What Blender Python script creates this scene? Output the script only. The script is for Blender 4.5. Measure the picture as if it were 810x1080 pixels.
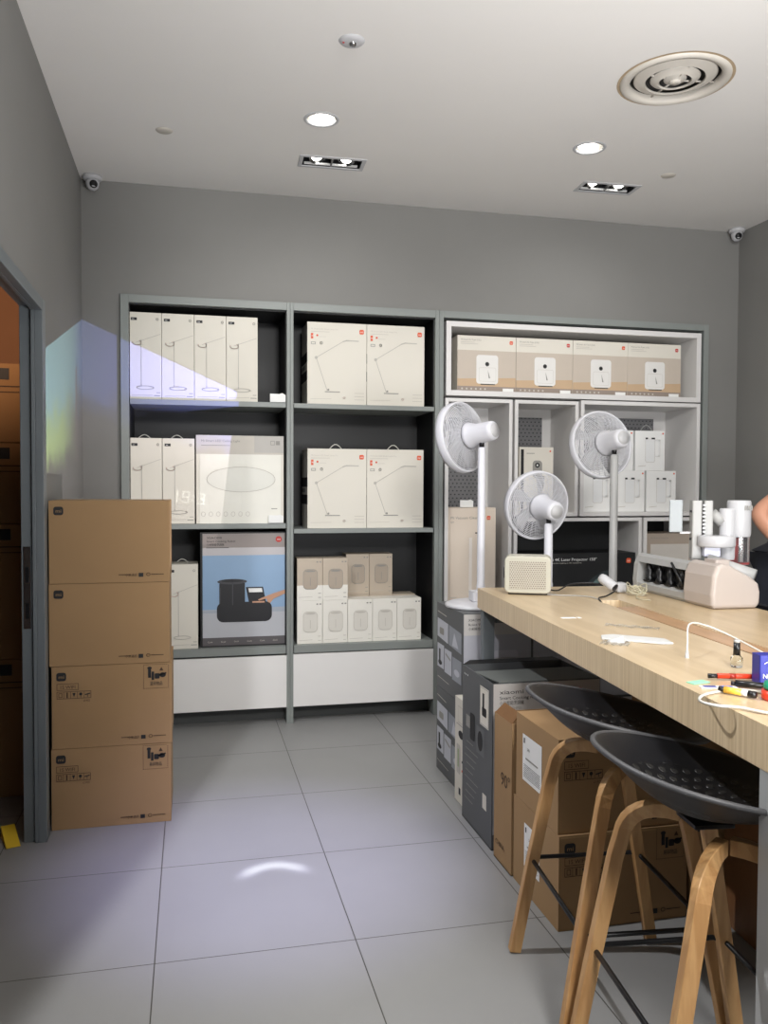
import bpy, bmesh, math, random
from mathutils import Vector, Matrix
from mathutils.geometry import tessellate_polygon
PI = math.pi
random.seed(7)
S = bpy.context.scene
COL = S.collection
for o in list(bpy.data.objects): bpy.data.objects.remove(o)

# ------------------------------------------------------------------ camera
YAW, PITCH, ROLL, FPX = .2275, -.0312, .0038, 880.35
def cam_setup():
    cy, sy, cp, sp = math.cos(YAW), math.sin(YAW), math.cos(PITCH), math.sin(PITCH)
    fwd = Vector((sy*cp, cy*cp, sp)); right = Vector((cy, -sy, 0)); up = right.cross(fwd)
    cr, sr = math.cos(ROLL), math.sin(ROLL)
    r2 = cr*right + sr*up; u2 = -sr*right + cr*up
    cam = bpy.data.cameras.new('camera'); ob = bpy.data.objects.new('camera', cam); COL.objects.link(ob)
    m = Matrix((r2, u2, -fwd)).transposed().to_4x4(); m.translation = Vector((0, 0, 1.4))
    ob.matrix_world = m
    cam.sensor_fit = 'VERTICAL'; cam.sensor_height = 24; cam.lens = 24*FPX/1080; cam.clip_start = .05
    S.camera = ob
cam_setup()

# ------------------------------------------------------------------ world, exposure, lights
S.view_settings.view_transform = 'Standard'; S.view_settings.look = 'None'
S.view_settings.exposure = 0.1; S.view_settings.gamma = 1; S.view_settings.use_curve_mapping = False
w = bpy.data.worlds.new('world'); S.world = w; w.use_nodes = True
bg = w.node_tree.nodes['Background']; bg.inputs[0].default_value = (.78, .79, .80, 1); bg.inputs[1].default_value = .14

def lin(c): return tuple(((v/255+.055)/1.055)**2.4 if v > 10 else v/255/12.92 for v in c)
def aim(ob, d): ob.rotation_euler = Vector(d).to_track_quat('-Z', 'Y').to_euler()
def area(name, loc, d, sx, sy, e, c=(1, .96, .9), parent=None):
    l = bpy.data.lights.new(name, 'AREA'); l.shape = 'RECTANGLE'; l.size = sx; l.size_y = sy; l.energy = e; l.color = c
    o = bpy.data.objects.new(name, l); COL.objects.link(o); o.location = loc; aim(o, d); return o
def spot(name, loc, d, ang, e, c=(1, .96, .9), blend=.6, r=.03):
    l = bpy.data.lights.new(name, 'SPOT'); l.spot_size = math.radians(ang); l.spot_blend = blend; l.energy = e; l.color = c
    l.shadow_soft_size = r
    o = bpy.data.objects.new(name, l); COL.objects.link(o); o.location = loc; aim(o, d); return o
# unseen fill added: upward panel for the ceiling, spot for the counter
area('ceiling_fill', (1.5, .5, 1.2), (.0, .5, 1), 1.6, .8, 90, (.97, .98, 1))
spot('counter_fill_spot', (2.1, 1.5, 3.03), (-.05, .25, -1), 72, 22, (1, .95, .87), .8, .18)
# recessed wall washers near the shelving (their housings are built further down)
spot('washer_light_west', (.72, 4.0, 3.02), (-.05, .55, -1), 125, 10, (1, .985, .97), .8, .05)
spot('washer_light_east', (2.28, 4.0, 3.02), (.0, .55, -1), 125, 11, (1, .985, .97), .8, .05)
spot('downlight_beam_west', (.59, 3.84, 3.03), (-.15, .45, -1), 110, 9, (1, .985, .96), .8, .04)
spot('downlight_beam_east', (1.93, 3.85, 3.03), (.15, .2, -1), 110, 10, (1, .985, .97), .8, .04)

# unseen added spot; a mask in its beam draws the straight floor shadow
def node_light(o):
    o.data.use_nodes = True; nt = o.data.node_tree; nt.nodes.clear()
    out = nt.nodes.new('ShaderNodeOutputLight'); em = nt.nodes.new('ShaderNodeEmission'); nt.links.new(em.outputs[0], out.inputs[0])
    tc = nt.nodes.new('ShaderNodeTexCoord'); sp = nt.nodes.new('ShaderNodeSeparateXYZ'); nt.links.new(tc.outputs['Normal'], sp.inputs[0])
    return nt, em, sp
def M(nt, op, a, b=None, c=None, clamp=False):
    n = nt.nodes.new('ShaderNodeMath'); n.operation = op; n.use_clamp = clamp
    for i, v in enumerate((a, b, c)):
        if v is None: continue
        if isinstance(v, (int, float)): n.inputs[i].default_value = v
        else: nt.links.new(v, n.inputs[i])
    return n.outputs[0]
def step(nt, x, a, b):
    n = nt.nodes.new('ShaderNodeMapRange'); n.interpolation_type = 'SMOOTHSTEP'
    nt.links.new(x, n.inputs[0]); n.inputs[1].default_value = a; n.inputs[2].default_value = b
    return n.outputs[0]
def colmix(nt, fac, a, b):
    n = nt.nodes.new('ShaderNodeMix'); n.data_type = 'RGBA'
    nt.links.new(fac, n.inputs[0])
    for i, v in ((6, a), (7, b)):
        if isinstance(v, tuple): n.inputs[i].default_value = (*v, 1)
        else: nt.links.new(v, n.inputs[i])
    return n.outputs[2]
def frame_light(o, fwd, right):      # local -Z = fwd, local X = right
    f = Vector(fwd).normalized(); r = Vector(right); r = (r - f*r.dot(f)).normalized(); u = r.cross(f)
    m = Matrix((r, u, -f)).transposed().to_4x4(); m.translation = o.location; o.matrix_world = m
L_DIR = Vector((.555, 1.85, 0)).normalized(); L_PERP = Vector((L_DIR.y, -L_DIR.x, 0))
k = spot('masked_floor_spot', (-.40, 2.44, 3.03), (0, 0, -1), 150, 185, (.98, .98, 1), .9, .02)
frame_light(k, (0, 0, -1), L_PERP)
nt, em, sp = node_light(k)
uu = M(nt, 'DIVIDE', sp.outputs[0], M(nt, 'ABSOLUTE', sp.outputs[2]))
nt.links.new(step(nt, uu, -.02, .03), em.inputs[1])
sh = spot('masked_key_spot', (.75, -.7, 2.95), (0, 1, -.3), 150, 460, (1, .985, .965), .9, .35)  # added key from behind the camera; its mask dims the carton stack
frame_light(sh, (0, 1, -.3), (1, 0, 0))
nt, em, sp = node_light(sh)
uu = M(nt, 'DIVIDE', sp.outputs[0], M(nt, 'ABSOLUTE', sp.outputs[2]))
nt.links.new(M(nt, 'ADD', .01, M(nt, 'MULTIPLY', step(nt, uu, -.24, -.13), .99)), em.inputs[1])
# unseen added spot tints the floor; the curved reflection is drawn in its beam
g = spot('cool_floor_fill', (.26, 2.2, 3.03), (.01, .27, -1), 34, 330, (.54, .52, 1.0), 1.0, .02)
frame_light(g, (.0, .28, -1), (1, 0, 0))
nt, em, sp = node_light(g)
az = M(nt, 'ABSOLUTE', sp.outputs[2])
gx = M(nt, 'DIVIDE', sp.outputs[0], az); gy = M(nt, 'DIVIDE', sp.outputs[1], az)
dx = M(nt, 'SUBTRACT', gx, .009); dy = M(nt, 'ADD', gy, .036)
rr = M(nt, 'SQRT', M(nt, 'ADD', M(nt, 'MULTIPLY', dx, dx), M(nt, 'MULTIPLY', dy, dy)))
band = M(nt, 'MULTIPLY', step(nt, rr, .024, .034), M(nt, 'SUBTRACT', 1, step(nt, rr, .037, .050)))
band = M(nt, 'MULTIPLY', band, step(nt, dy, .004, .028))
nt.links.new(M(nt, 'ADD', 1.0, M(nt, 'MULTIPLY', band, 2.6)), em.inputs[1])
nt.links.new(colmix(nt, band, (1, 1, 1), (1.5, 1.6, 1.0)), em.inputs[0])
spot('cool_fan_fill', (.2, 2.7, 3.02), (1.14, 1.05, -1.5), 26, 16, (.55, .58, 1.0), .8, .03)  # unseen spot added to turn the left fan bluish
# picture thrown into the corner by the small projector on the counter
PJ = Vector((1.272, 3.330, 1.03))
p = spot('projector_beam', PJ, (-1, 0, 0), 70, 130, (1, 1, 1), 0, .002)
e15 = math.radians(15)
frame_light(p, (-.838*math.cos(e15), .546*math.cos(e15), math.sin(e15)), (.546, .838, 0))
nt, em, sp = node_light(p)
az = M(nt, 'ABSOLUTE', sp.outputs[2])
px = M(nt, 'DIVIDE', sp.outputs[0], az); py = M(nt, 'DIVIDE', sp.outputs[1], az)
inside = M(nt, 'MULTIPLY', M(nt, 'MULTIPLY', M(nt, 'LESS_THAN', px, .405), M(nt, 'GREATER_THAN', px, -.43)),
           M(nt, 'MULTIPLY', M(nt, 'LESS_THAN', py, .232), M(nt, 'GREATER_THAN', py, -.25)))
cxy = nt.nodes.new('ShaderNodeCombineXYZ'); nt.links.new(px, cxy.inputs[0]); nt.links.new(py, cxy.inputs[1])
nz = nt.nodes.new('ShaderNodeTexNoise'); nz.inputs['Scale'].default_value = 16; nt.links.new(cxy.outputs[0], nz.inputs[0])
sky = colmix(nt, step(nt, px, -.05, .2), (.30, .55, .62), (.20, .22, .72))
land = colmix(nt, step(nt, px, -.2, .08), (.44, .60, .24), (.17, .15, .16))
edge = M(nt, 'ADD', py, M(nt, 'MULTIPLY', M(nt, 'SUBTRACT', nz.outputs[0], .5), .12))
pic = colmix(nt, step(nt, edge, .03, .14), land, sky)
low = colmix(nt, step(nt, edge, -.05, .03), (.10, .09, .09), pic)
tower = M(nt, 'MULTIPLY', M(nt, 'LESS_THAN', M(nt, 'ABSOLUTE', M(nt, 'SUBTRACT', px, .035)), .008), M(nt, 'MULTIPLY', M(nt, 'LESS_THAN', py, .15), M(nt, 'GREATER_THAN', py, -.05)))
pic = colmix(nt, tower, low, (.22, .15, .14))
# digits of the clock in the picture: 19:3
segs = []
def seg(x0, y0, x1, y1): segs.append((x0, y0, x1, y1))
DX, DY, DS = .275, -.125, .034
def digit(ox, on):
    t = .0035; W = .017; H = DS
    R = {'a': (0, H-t, W, H), 'b': (W-t, H/2, W, H), 'c': (W-t, 0, W, H/2), 'd': (0, 0, W, t), 'e': (0, 0, t, H/2), 'f': (0, H/2, t, H), 'g': (0, H/2-t/2, W, H/2+t/2)}
    for c in on: a = R[c]; seg(DX+ox+a[0], DY+a[1], DX+ox+a[2], DY+a[3])
digit(0, 'bc'); digit(.026, 'abcdfg'); digit(.062, 'abcdg')
seg(DX+.0495, DY+.007, DX+.0535, DY+.011); seg(DX+.0495, DY+.021, DX+.0535, DY+.025)
tot = None
for a in segs:
    ins = M(nt, 'MULTIPLY', M(nt, 'MULTIPLY', M(nt, 'GREATER_THAN', px, a[0]), M(nt, 'LESS_THAN', px, a[2])), M(nt, 'MULTIPLY', M(nt, 'GREATER_THAN', py, a[1]), M(nt, 'LESS_THAN', py, a[3])))
    tot = ins if tot is None else M(nt, 'MAXIMUM', tot, ins)
pic = colmix(nt, tot, pic, (.28, .28, .28))
nt.links.new(pic, em.inputs[0]); nt.links.new(M(nt, 'MULTIPLY', inside, 3.0), em.inputs[1])

# ------------------------------------------------------------------ materials
MATS = {}
def mat(name, rgb, rough=.6, metal=0., var=.0, scale=8., bump=0., stretch=None, emit=None, trans=0., coat=0., spec=.5, alpha=1.):
    if name in MATS: return MATS[name]
    m = bpy.data.materials.new(name); m.use_nodes = True; MATS[name] = m
    nt = m.node_tree; b = nt.nodes['Principled BSDF']; c = lin(rgb)
    b.inputs['Base Color'].default_value = (*c, 1); b.inputs['Roughness'].default_value = rough; b.inputs['Metallic'].default_value = metal
    b.inputs['Specular IOR Level'].default_value = spec
    b.inputs['Transmission Weight'].default_value = trans; b.inputs['Coat Weight'].default_value = coat; b.inputs['Alpha'].default_value = alpha
    if emit: b.inputs['Emission Color'].default_value = (*lin(rgb), 1); b.inputs['Emission Strength'].default_value = emit
    tc = nt.nodes.new('ShaderNodeTexCoord'); mp = nt.nodes.new('ShaderNodeMapping'); nt.links.new(tc.outputs['Object'], mp.inputs[0])
    if stretch: mp.inputs['Scale'].default_value = stretch
    nz = nt.nodes.new('ShaderNodeTexNoise'); nz.inputs['Scale'].default_value = scale; nz.inputs['Detail'].default_value = 5
    nt.links.new(mp.outputs[0], nz.inputs[0])
    if True:
        v = var if var else .02
        rm = nt.nodes.new('ShaderNodeMapRange'); nt.links.new(nz.outputs[0], rm.inputs[0])
        rm.inputs[1].default_value = .3; rm.inputs[2].default_value = .7; rm.inputs[3].default_value = 1-v; rm.inputs[4].default_value = 1+v
        mx = nt.nodes.new('ShaderNodeVectorMath'); mx.operation = 'SCALE'; mx.inputs[0].default_value = c
        nt.links.new(rm.outputs[0], mx.inputs['Scale']); nt.links.new(mx.outputs[0], b.inputs['Base Color'])
    if bump:
        bp = nt.nodes.new('ShaderNodeBump'); bp.inputs['Strength'].default_value = bump; bp.inputs['Distance'].default_value = .002
        nt.links.new(nz.outputs[0], bp.inputs['Height']); nt.links.new(bp.outputs[0], b.inputs['Normal'])
    return m

wall_m = mat('wall_paint', (130, 129, 126), .8, var=.02, scale=2.5, bump=.05)
ceil_m = mat('ceiling_paint', (234, 231, 227), .9, var=.015, scale=1.5)
frame_grey = mat('grey_laminate', (136, 141, 138), .45, var=.02, scale=6)
steel_grey = mat('grey_steel_frame', (108, 114, 117), .45, var=.03, scale=5)
dark_lam = mat('charcoal_laminate', (19, 20, 22), .5, var=.05, scale=5)
dark_black = mat('black_laminate', (20, 21, 23), .5, var=.05)
kick_m = mat('dark_grey_kickboard', (72, 74, 74), .5, var=.04, scale=5)
white_lam = mat('white_laminate', (226, 224, 222), .4, var=.012, scale=4)
drawer_m = mat('drawer_front_white', (236, 234, 232), .42, var=.012, scale=3)
card_m = mat('brown_cardboard', (162, 130, 92), .85, var=.05, scale=3, bump=.08)
card_d = mat('storeroom_kraft_cardboard', (158, 122, 82), .85, var=.06, scale=3, bump=.08)  # slightly darker brown board of the storeroom cartons
card_in = mat('cardboard_inside', (120, 86, 54), .9, var=.08)
tape_m = mat('packing_tape', (186, 152, 104), .3, var=.04)
white_box = mat('white_carton', (224, 219, 207), .55, var=.012, scale=3)
cream_box = mat('cream_carton', (226, 212, 196), .55, var=.012, scale=3)
ink = mat('black_ink', (32, 32, 34), .6)
ink2 = mat('brown_ink', (70, 50, 34), .7)
greyink = mat('grey_ink', (150, 148, 142), .6)
lightink = mat('light_grey_ink', (198, 193, 184), .6)
outline = mat('lamp_drawing_grey', (190, 186, 178), .6)
orange = mat('orange_print', (224, 92, 50), .5)
red_p = mat('red_print', (196, 58, 50), .5)
pinkish = mat('pink_line_print', (216, 170, 160), .6)
white_p = mat('white_print', (240, 240, 238), .5)
white_pl = mat('white_plastic', (190, 190, 192), .35, var=.01)
warm_pl = mat('warm_white_plastic', (184, 173, 165), .4, var=.015)
cream_pl = mat('cream_plastic', (184, 181, 166), .4, var=.015)
grey_pl = mat('grey_white_plastic', (168, 168, 166), .4, var=.015)
black_pl = mat('black_plastic', (18, 18, 20), .35, var=.05)
black_mt = mat('black_powder_coated_steel', (20, 20, 22), .4, metal=.2)
chrome = mat('brushed_metal', (170, 170, 170), .25, metal=1.)
cable_w = mat('white_cable_sheath', (196, 194, 186), .45)
cable_b = mat('black_cable_sheath', (20, 20, 22), .45)

def floor_material():
    m = bpy.data.materials.new('grey_floor_tiles'); m.use_nodes = True; nt = m.node_tree; b = nt.nodes['Principled BSDF']
    geo = nt.nodes.new('ShaderNodeNewGeometry'); sp = nt.nodes.new('ShaderNodeSeparateXYZ'); nt.links.new(geo.outputs['Position'], sp.inputs[0])
    def line(o, org, per, wd):
        t = M(nt, 'DIVIDE', M(nt, 'SUBTRACT', o, org), per); fr = M(nt, 'FRACT', M(nt, 'ADD', t, .5))
        return M(nt, 'LESS_THAN', M(nt, 'ABSOLUTE', M(nt, 'SUBTRACT', fr, .5)), wd/per/2)
    g = M(nt, 'MAXIMUM', line(sp.outputs[0], -.108, .5995, .0034), line(sp.outputs[1], 3.1157, .6278, .0034))
    nz = nt.nodes.new('ShaderNodeTexNoise'); nz.inputs['Scale'].default_value = 3; nt.links.new(geo.outputs['Position'], nz.inputs[0])
    n2 = nt.nodes.new('ShaderNodeTexNoise'); n2.inputs['Scale'].default_value = 220; nt.links.new(geo.outputs['Position'], n2.inputs[0])
    base = colmix(nt, nz.outputs[0], lin((136, 136, 135)), lin((144, 144, 143)))
    fin = colmix(nt, g, base, lin((66, 64, 60)))
    nt.links.new(fin, b.inputs['Base Color'])
    b.inputs['Roughness'].default_value = .42; b.inputs['Specular IOR Level'].default_value = .35
    bp = nt.nodes.new('ShaderNodeBump'); bp.inputs['Strength'].default_value = .06; bp.inputs['Distance'].default_value = .001
    nt.links.new(n2.outputs[0], bp.inputs['Height']); nt.links.new(bp.outputs[0], b.inputs['Normal'])
    return m
floor_m = floor_material()
def wood(name, c1, c2, stretch, scale=1., rough=.35, lo=.35, hi=.65):
    m = bpy.data.materials.new(name); m.use_nodes = True; nt = m.node_tree; b = nt.nodes['Principled BSDF']
    tc = nt.nodes.new('ShaderNodeTexCoord'); mp = nt.nodes.new('ShaderNodeMapping'); mp.inputs['Scale'].default_value = stretch
    nt.links.new(tc.outputs['Object'], mp.inputs[0])
    nz = nt.nodes.new('ShaderNodeTexNoise'); nz.inputs['Scale'].default_value = scale; nz.inputs['Detail'].default_value = 6; nz.inputs['Distortion'].default_value = .4
    nt.links.new(mp.outputs[0], nz.inputs[0])
    f = step(nt, nz.outputs[0], lo, hi)
    nt.links.new(colmix(nt, f, lin(c1), lin(c2)), b.inputs['Base Color']); b.inputs['Roughness'].default_value = rough
    bp = nt.nodes.new('ShaderNodeBump'); bp.inputs['Strength'].default_value = .05; bp.inputs['Distance'].default_value = .001
    nt.links.new(nz.outputs[0], bp.inputs['Height']); nt.links.new(bp.outputs[0], b.inputs['Normal'])
    return m
top_wood = wood('light_oak_laminate', (198, 176, 142), (186, 163, 128), (7, .9, 5), 3, .3)
lid_wood = wood('darker_oak_lid', (180, 142, 104), (168, 130, 92), (6, .9, 5), 3, .3)
edge_wood = wood('oak_edge_banding', (224, 202, 168), (206, 182, 146), (110, 110, 1.5), 1.3, .4)
leg_wood = wood('oiled_oak', (196, 154, 104), (176, 132, 84), (30, 30, 3), 1.5, .45)
def dots_material(name, base, hole, per, rad, plane='XZ', rough=.5, bumpy=False):
    m = bpy.data.materials.new(name); m.use_nodes = True; nt = m.node_tree; b = nt.nodes['Principled BSDF']
    tc = nt.nodes.new('ShaderNodeTexCoord'); sp = nt.nodes.new('ShaderNodeSeparateXYZ'); nt.links.new(tc.outputs['Object'], sp.inputs[0])
    ax = {'X': 0, 'Y': 1, 'Z': 2}
    v = M(nt, 'DIVIDE', sp.outputs[ax[plane[1]]], per*.866); row = M(nt, 'FLOOR', v)
    off = M(nt, 'MULTIPLY', M(nt, 'MODULO', M(nt, 'ABSOLUTE', row), 2), .5)
    uf = M(nt, 'SUBTRACT', M(nt, 'FRACT', M(nt, 'ADD', M(nt, 'DIVIDE', sp.outputs[ax[plane[0]]], per), off)), .5)
    vf = M(nt, 'SUBTRACT', M(nt, 'FRACT', v), .5)
    d = M(nt, 'SQRT', M(nt, 'ADD', M(nt, 'MULTIPLY', uf, uf), M(nt, 'MULTIPLY', vf, vf)))
    h = M(nt, 'SUBTRACT', 1, step(nt, d, rad*.8, rad*1.1))
    nt.links.new(colmix(nt, h, lin(base), lin(hole)), b.inputs['Base Color']); b.inputs['Roughness'].default_value = rough
    bp = nt.nodes.new('ShaderNodeBump'); bp.inputs['Strength'].default_value = .6; bp.inputs['Distance'].default_value = .004 if bumpy else .002; bp.invert = not bumpy
    nt.links.new(h, bp.inputs['Height']); nt.links.new(bp.outputs[0], b.inputs['Normal'])
    return m
pegboard = dots_material('perforated_grey_panel', (116, 116, 118), (52, 52, 54), .028, .2)
grille_m = dots_material('perforated_cream_grille', (176, 170, 156), (108, 98, 86), .0095, .27)
seat_pad_m = dots_material('black_dimpled_shell', (23, 23, 25), (44, 43, 42), .03, .3, 'XY', .42, True)
shell_m = mat('matt_black_shell', (22, 22, 25), .48, var=.04)
rim_m = mat('grazing_lit_shell_rim', (70, 70, 72), .5)  # rim lighter than the shell: grazing light put into its colour

# ------------------------------------------------------------------ mesh builder
TEXT = {}
def text_geo(s):
    if s in TEXT: return TEXT[s]
    cu = bpy.data.curves.new('t', 'FONT'); cu.body = s; cu.size = 1; cu.resolution_u = 2
    ob = bpy.data.objects.new('t', cu); COL.objects.link(ob)
    bpy.context.view_layer.update()
    me = bpy.data.meshes.new_from_object(ob.evaluated_get(bpy.context.evaluated_depsgraph_get()))
    vs = [tuple(v.co[:2]) for v in me.vertices]; fs = [tuple(p.vertices) for p in me.polygons]
    bpy.data.objects.remove(ob); bpy.data.curves.remove(cu); bpy.data.meshes.remove(me)
    TEXT[s] = (vs, fs); return TEXT[s]

class MB:
    def __init__(s): s.v = []; s.f = []; s.mi = []; s.m = []; s.sm = []; s.T = None
    def idx(s, m):
        if m not in s.m: s.m.append(m)
        return s.m.index(m)
    def add(s, vs, fs, m, smooth=False):
        b = len(s.v); i = s.idx(m)
        for v in vs:
            v = Vector(v)
            if s.T is not None: v = s.T @ v
            s.v.append(tuple(v))
        for f in fs: s.f.append(tuple(b+k for k in f)); s.mi.append(i); s.sm.append(smooth)
        return s
    def box(s, x0, x1, y0, y1, z0, z1, m, top=None):
        vs = [(x, y, z) for z in (z0, z1) for y in (y0, y1) for x in (x0, x1)]
        s.add(vs, [(0, 1, 5, 4), (2, 6, 7, 3), (0, 4, 6, 2), (1, 3, 7, 5), (0, 2, 3, 1)], m)
        s.add(vs, [(4, 5, 7, 6)], top or m); return s
    def hexa(s, vs, m):     # 8 verts like box order
        return s.add(vs, [(0, 1, 5, 4), (2, 6, 7, 3), (0, 4, 6, 2), (1, 3, 7, 5), (0, 2, 3, 1), (4, 5, 7, 6)], m)
    def lathe(s, prof, m, origin=(0, 0, 0), axis=(0, 0, 1), n=32, smooth=True, sx=1., caps=False):
        q = Vector((0, 0, 1)).rotation_difference(Vector(axis)).to_matrix(); o = Vector(origin)
        vs = []; fs = []
        for r, z in prof:
            for k in range(n): a = 2*PI*k/n; vs.append(o + q @ Vector((r*math.cos(a)*sx, r*math.sin(a), z)))
        for i in range(len(prof)-1):
            for k in range(n): a = i*n+k; b = i*n+(k+1) % n; fs.append((a, b, b+n, a+n))
        if caps and prof[0][0] > 0: fs.append(tuple(range(n-1, -1, -1)))
        if caps and prof[-1][0] > 0: fs.append(tuple((len(prof)-1)*n+k for k in range(n)))
        return s.add(vs, fs, m, smooth)
    def cyl(s, p0, p1, r0, r1=None, m=None, n=24, smooth=True):
        p0 = Vector(p0); p1 = Vector(p1); r1 = r0 if r1 is None else r1
        return s.lathe([(r0, 0), (r1, (p1-p0).length)], m, p0, p1-p0, n, smooth, 1., True)
    def tube(s, pts, r, m, n=6, closed=False, sec=None, up=None):
        pts = [Vector(p) for p in pts]; N = len(pts); vs = []; fs = []
        prev = None
        for i, p in enumerate(pts):
            a = pts[(i-1) % N] if (closed or i > 0) else p; b = pts[(i+1) % N] if (closed or i < N-1) else p
            t = (b-a).normalized()
            if up is not None: x = Vector(up).cross(t).normalized()
            elif prev is None: x = t.orthogonal().normalized()
            else: x = (prev - t*prev.dot(t)).normalized()
            prev = x; y = t.cross(x)
            if sec:
                for (u, v) in sec: vs.append(p + x*u + y*v)
            else:
                for k in range(n): an = 2*PI*k/n; vs.append(p + x*(r*math.cos(an)) + y*(r*math.sin(an)))
        n2 = len(sec) if sec else n
        for i in range(N if closed else N-1):
            for k in range(n2):
                a = i*n2+k; b = i*n2+(k+1) % n2; c = ((i+1) % N)*n2+(k+1) % n2; d = ((i+1) % N)*n2+k
                fs.append((a, b, c, d))
        if not closed: fs.append(tuple(range(n2-1, -1, -1))); fs.append(tuple((N-1)*n2+k for k in range(n2)))
        return s.add(vs, fs, m, sec is None)
    def prism(s, prof, y0, y1, m, axis='Y', smooth=False):      # prof of (x,z) extruded along y
        n = len(prof); vs = [(a, y0, b) for a, b in prof] + [(a, y1, b) for a, b in prof]
        if axis == 'X': vs = [(y, a, b) for a, y, b in vs]
        if axis == 'Z': vs = [(a, b, y) for a, y, b in vs]
        fs = [(k, (k+1) % n, n+(k+1) % n, n+k) for k in range(n)] + [tuple(range(n-1, -1, -1)), tuple(range(n, 2*n))]
        return s.add(vs, fs, m, smooth)
    def build(s, name, parent=None, loc=None, bevel=0, seg=2, fix=True, angle=.6):
        me = bpy.data.meshes.new(name); me.from_pydata(s.v, [], s.f)
        for m in s.m: me.materials.append(m)
        for p, i, sm in zip(me.polygons, s.mi, s.sm): p.material_index = i; p.use_smooth = sm
        if fix:
            bm = bmesh.new(); bm.from_mesh(me); bmesh.ops.recalc_face_normals(bm, faces=bm.faces); bm.to_mesh(me); bm.free()
        me.update(); o = bpy.data.objects.new(name, me); COL.objects.link(o)
        if parent: o.parent = parent
        if loc: o.location = loc
        if bevel:
            b = o.modifiers.new('bevel', 'BEVEL'); b.width = bevel; b.segments = seg; b.limit_method = 'ANGLE'; b.angle_limit = angle
        return o

class Print:
    """flat printing on a face: origin O, right U, up V; drawn a fraction of a mm above the face"""
    def __init__(s, O, U, V, mb=None, flip=False):
        s.O = Vector(O); s.U = Vector(U).normalized(); s.V = Vector(V).normalized(); s.N = s.U.cross(s.V); s.mb = mb or MB()
    def P(s, u, v, l): return s.O + s.U*u + s.V*v + s.N*(.0006*l)
    def poly(s, pts, m, l=1): s.mb.add([s.P(u, v, l) for u, v in pts], [tuple(range(len(pts)))], m); return s
    def rect(s, u0, v0, u1, v1, m, l=1): return s.poly([(u0, v0), (u1, v0), (u1, v1), (u0, v1)], m, l)
    def line(s, pts, w, m, l=2):
        for (a, b), (c, d) in zip(pts, pts[1:]):
            L = math.hypot(c-a, d-b) or 1e-9; nx, ny = -(d-b)/L*w/2, (c-a)/L*w/2; ex, ey = (c-a)/L*w/2, (d-b)/L*w/2
            s.poly([(a-ex-nx, b-ey-ny), (c+ex-nx, d+ey-ny), (c+ex+nx, d+ey+ny), (a-ex+nx, b-ey+ny)], m, l)
        return s
    def frame(s, u0, v0, u1, v1, w, m, l=2): return s.line([(u0, v0), (u1, v0), (u1, v1), (u0, v1), (u0, v0)], w, m, l)
    def ell(s, u, v, a, b, m, l=2, n=28): return s.poly([(u+a*math.cos(2*PI*k/n), v+b*math.sin(2*PI*k/n)) for k in range(n)], m, l)
    def ring(s, u, v, a, b, w, m, l=2, n=28, a0=0, a1=2*PI):
        return s.line([(u+a*math.cos(a0+(a1-a0)*k/n), v+b*math.sin(a0+(a1-a0)*k/n)) for k in range(n+1)], w, m, l)
    def rr(s, u0, v0, u1, v1, r, m, l=1):
        pts = []
        for cx, cy, a in ((u1-r, v1-r, 0), (u0+r, v1-r, PI/2), (u0+r, v0+r, PI), (u1-r, v0+r, 1.5*PI)):
            for k in range(6): t = a+PI/2*k/5; pts.append((cx+r*math.cos(t), cy+r*math.sin(t)))
        return s.poly(pts, m, l)
    def rrl(s, u0, v0, u1, v1, r, w, m, l=2):
        pts = []
        for cx, cy, a in ((u1-r, v1-r, 0), (u0+r, v1-r, PI/2), (u0+r, v0+r, PI), (u1-r, v0+r, 1.5*PI)):
            for k in range(5): t = a+PI/2*k/4; pts.append((cx+r*math.cos(t), cy+r*math.sin(t)))
        return s.line(pts+[pts[0]], w, m, l)
    def text(s, t, u, v, h, m, l=3, width=None):
        vs, fs = text_geo(t)
        if not vs: return s
        sc = h/.72; wd = max(a for a, b in vs)
        sx = width/wd if width else sc
        s.mb.add([s.P(u+a*sx, v+b*sc, l) for a, b in vs], fs, m); return s
    def build(s, name, parent):
        body = next((c for c in parent.children if c.name.startswith('carton_body')), None) if name.startswith('printed') else None
        if body is None: return s.mb.build(name, parent, fix=False)
        me = body.data; n = len(me.vertices)          # printing belongs to the carton's own mesh
        vs = [tuple(v.co) for v in me.vertices]+s.mb.v; fs = [tuple(p.vertices) for p in me.polygons]+[tuple(i+n for i in f) for f in s.mb.f]
        mats = list(me.materials); mi = [p.material_index for p in me.polygons]
        for i in s.mb.mi:
            m = s.mb.m[i]
            if m not in mats: mats.append(m)
            mi.append(mats.index(m))
        nm = bpy.data.meshes.new('carton_body'); nm.from_pydata(vs, [], fs)
        for m in mats: nm.materials.append(m)
        for p, i in zip(nm.polygons, mi): p.material_index = i
        nm.update(); body.data = nm; return body

def thing(name, label, cat, loc=(0, 0, 0), rz=0, group=None):
    o = bpy.data.objects.new(name, None); COL.objects.link(o); o.location = loc; o.rotation_euler = (0, 0, rz); o.empty_display_size = .05
    return tag(o, label, cat, group)
def tag(o, label, cat, group=None, kind=None):
    o['label'] = label; o['category'] = cat
    if group: o['group'] = group
    if kind: o['kind'] = kind
    return o
def struct(o, label=None):
    o['kind'] = 'structure'
    if label: o['label'] = label
    return o
def dup(root, loc, label, rz=None, group=None):
    r = root.copy(); COL.objects.link(r); r.location = loc
    if rz is not None: r.rotation_euler = (0, 0, rz)
    r['label'] = label
    if group: r['group'] = group
    for ch in list(root.children):
        c = ch.copy(); COL.objects.link(c); c.parent = r
        for g in list(ch.children):
            d = g.copy(); COL.objects.link(d); d.parent = c
    return r

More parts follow.
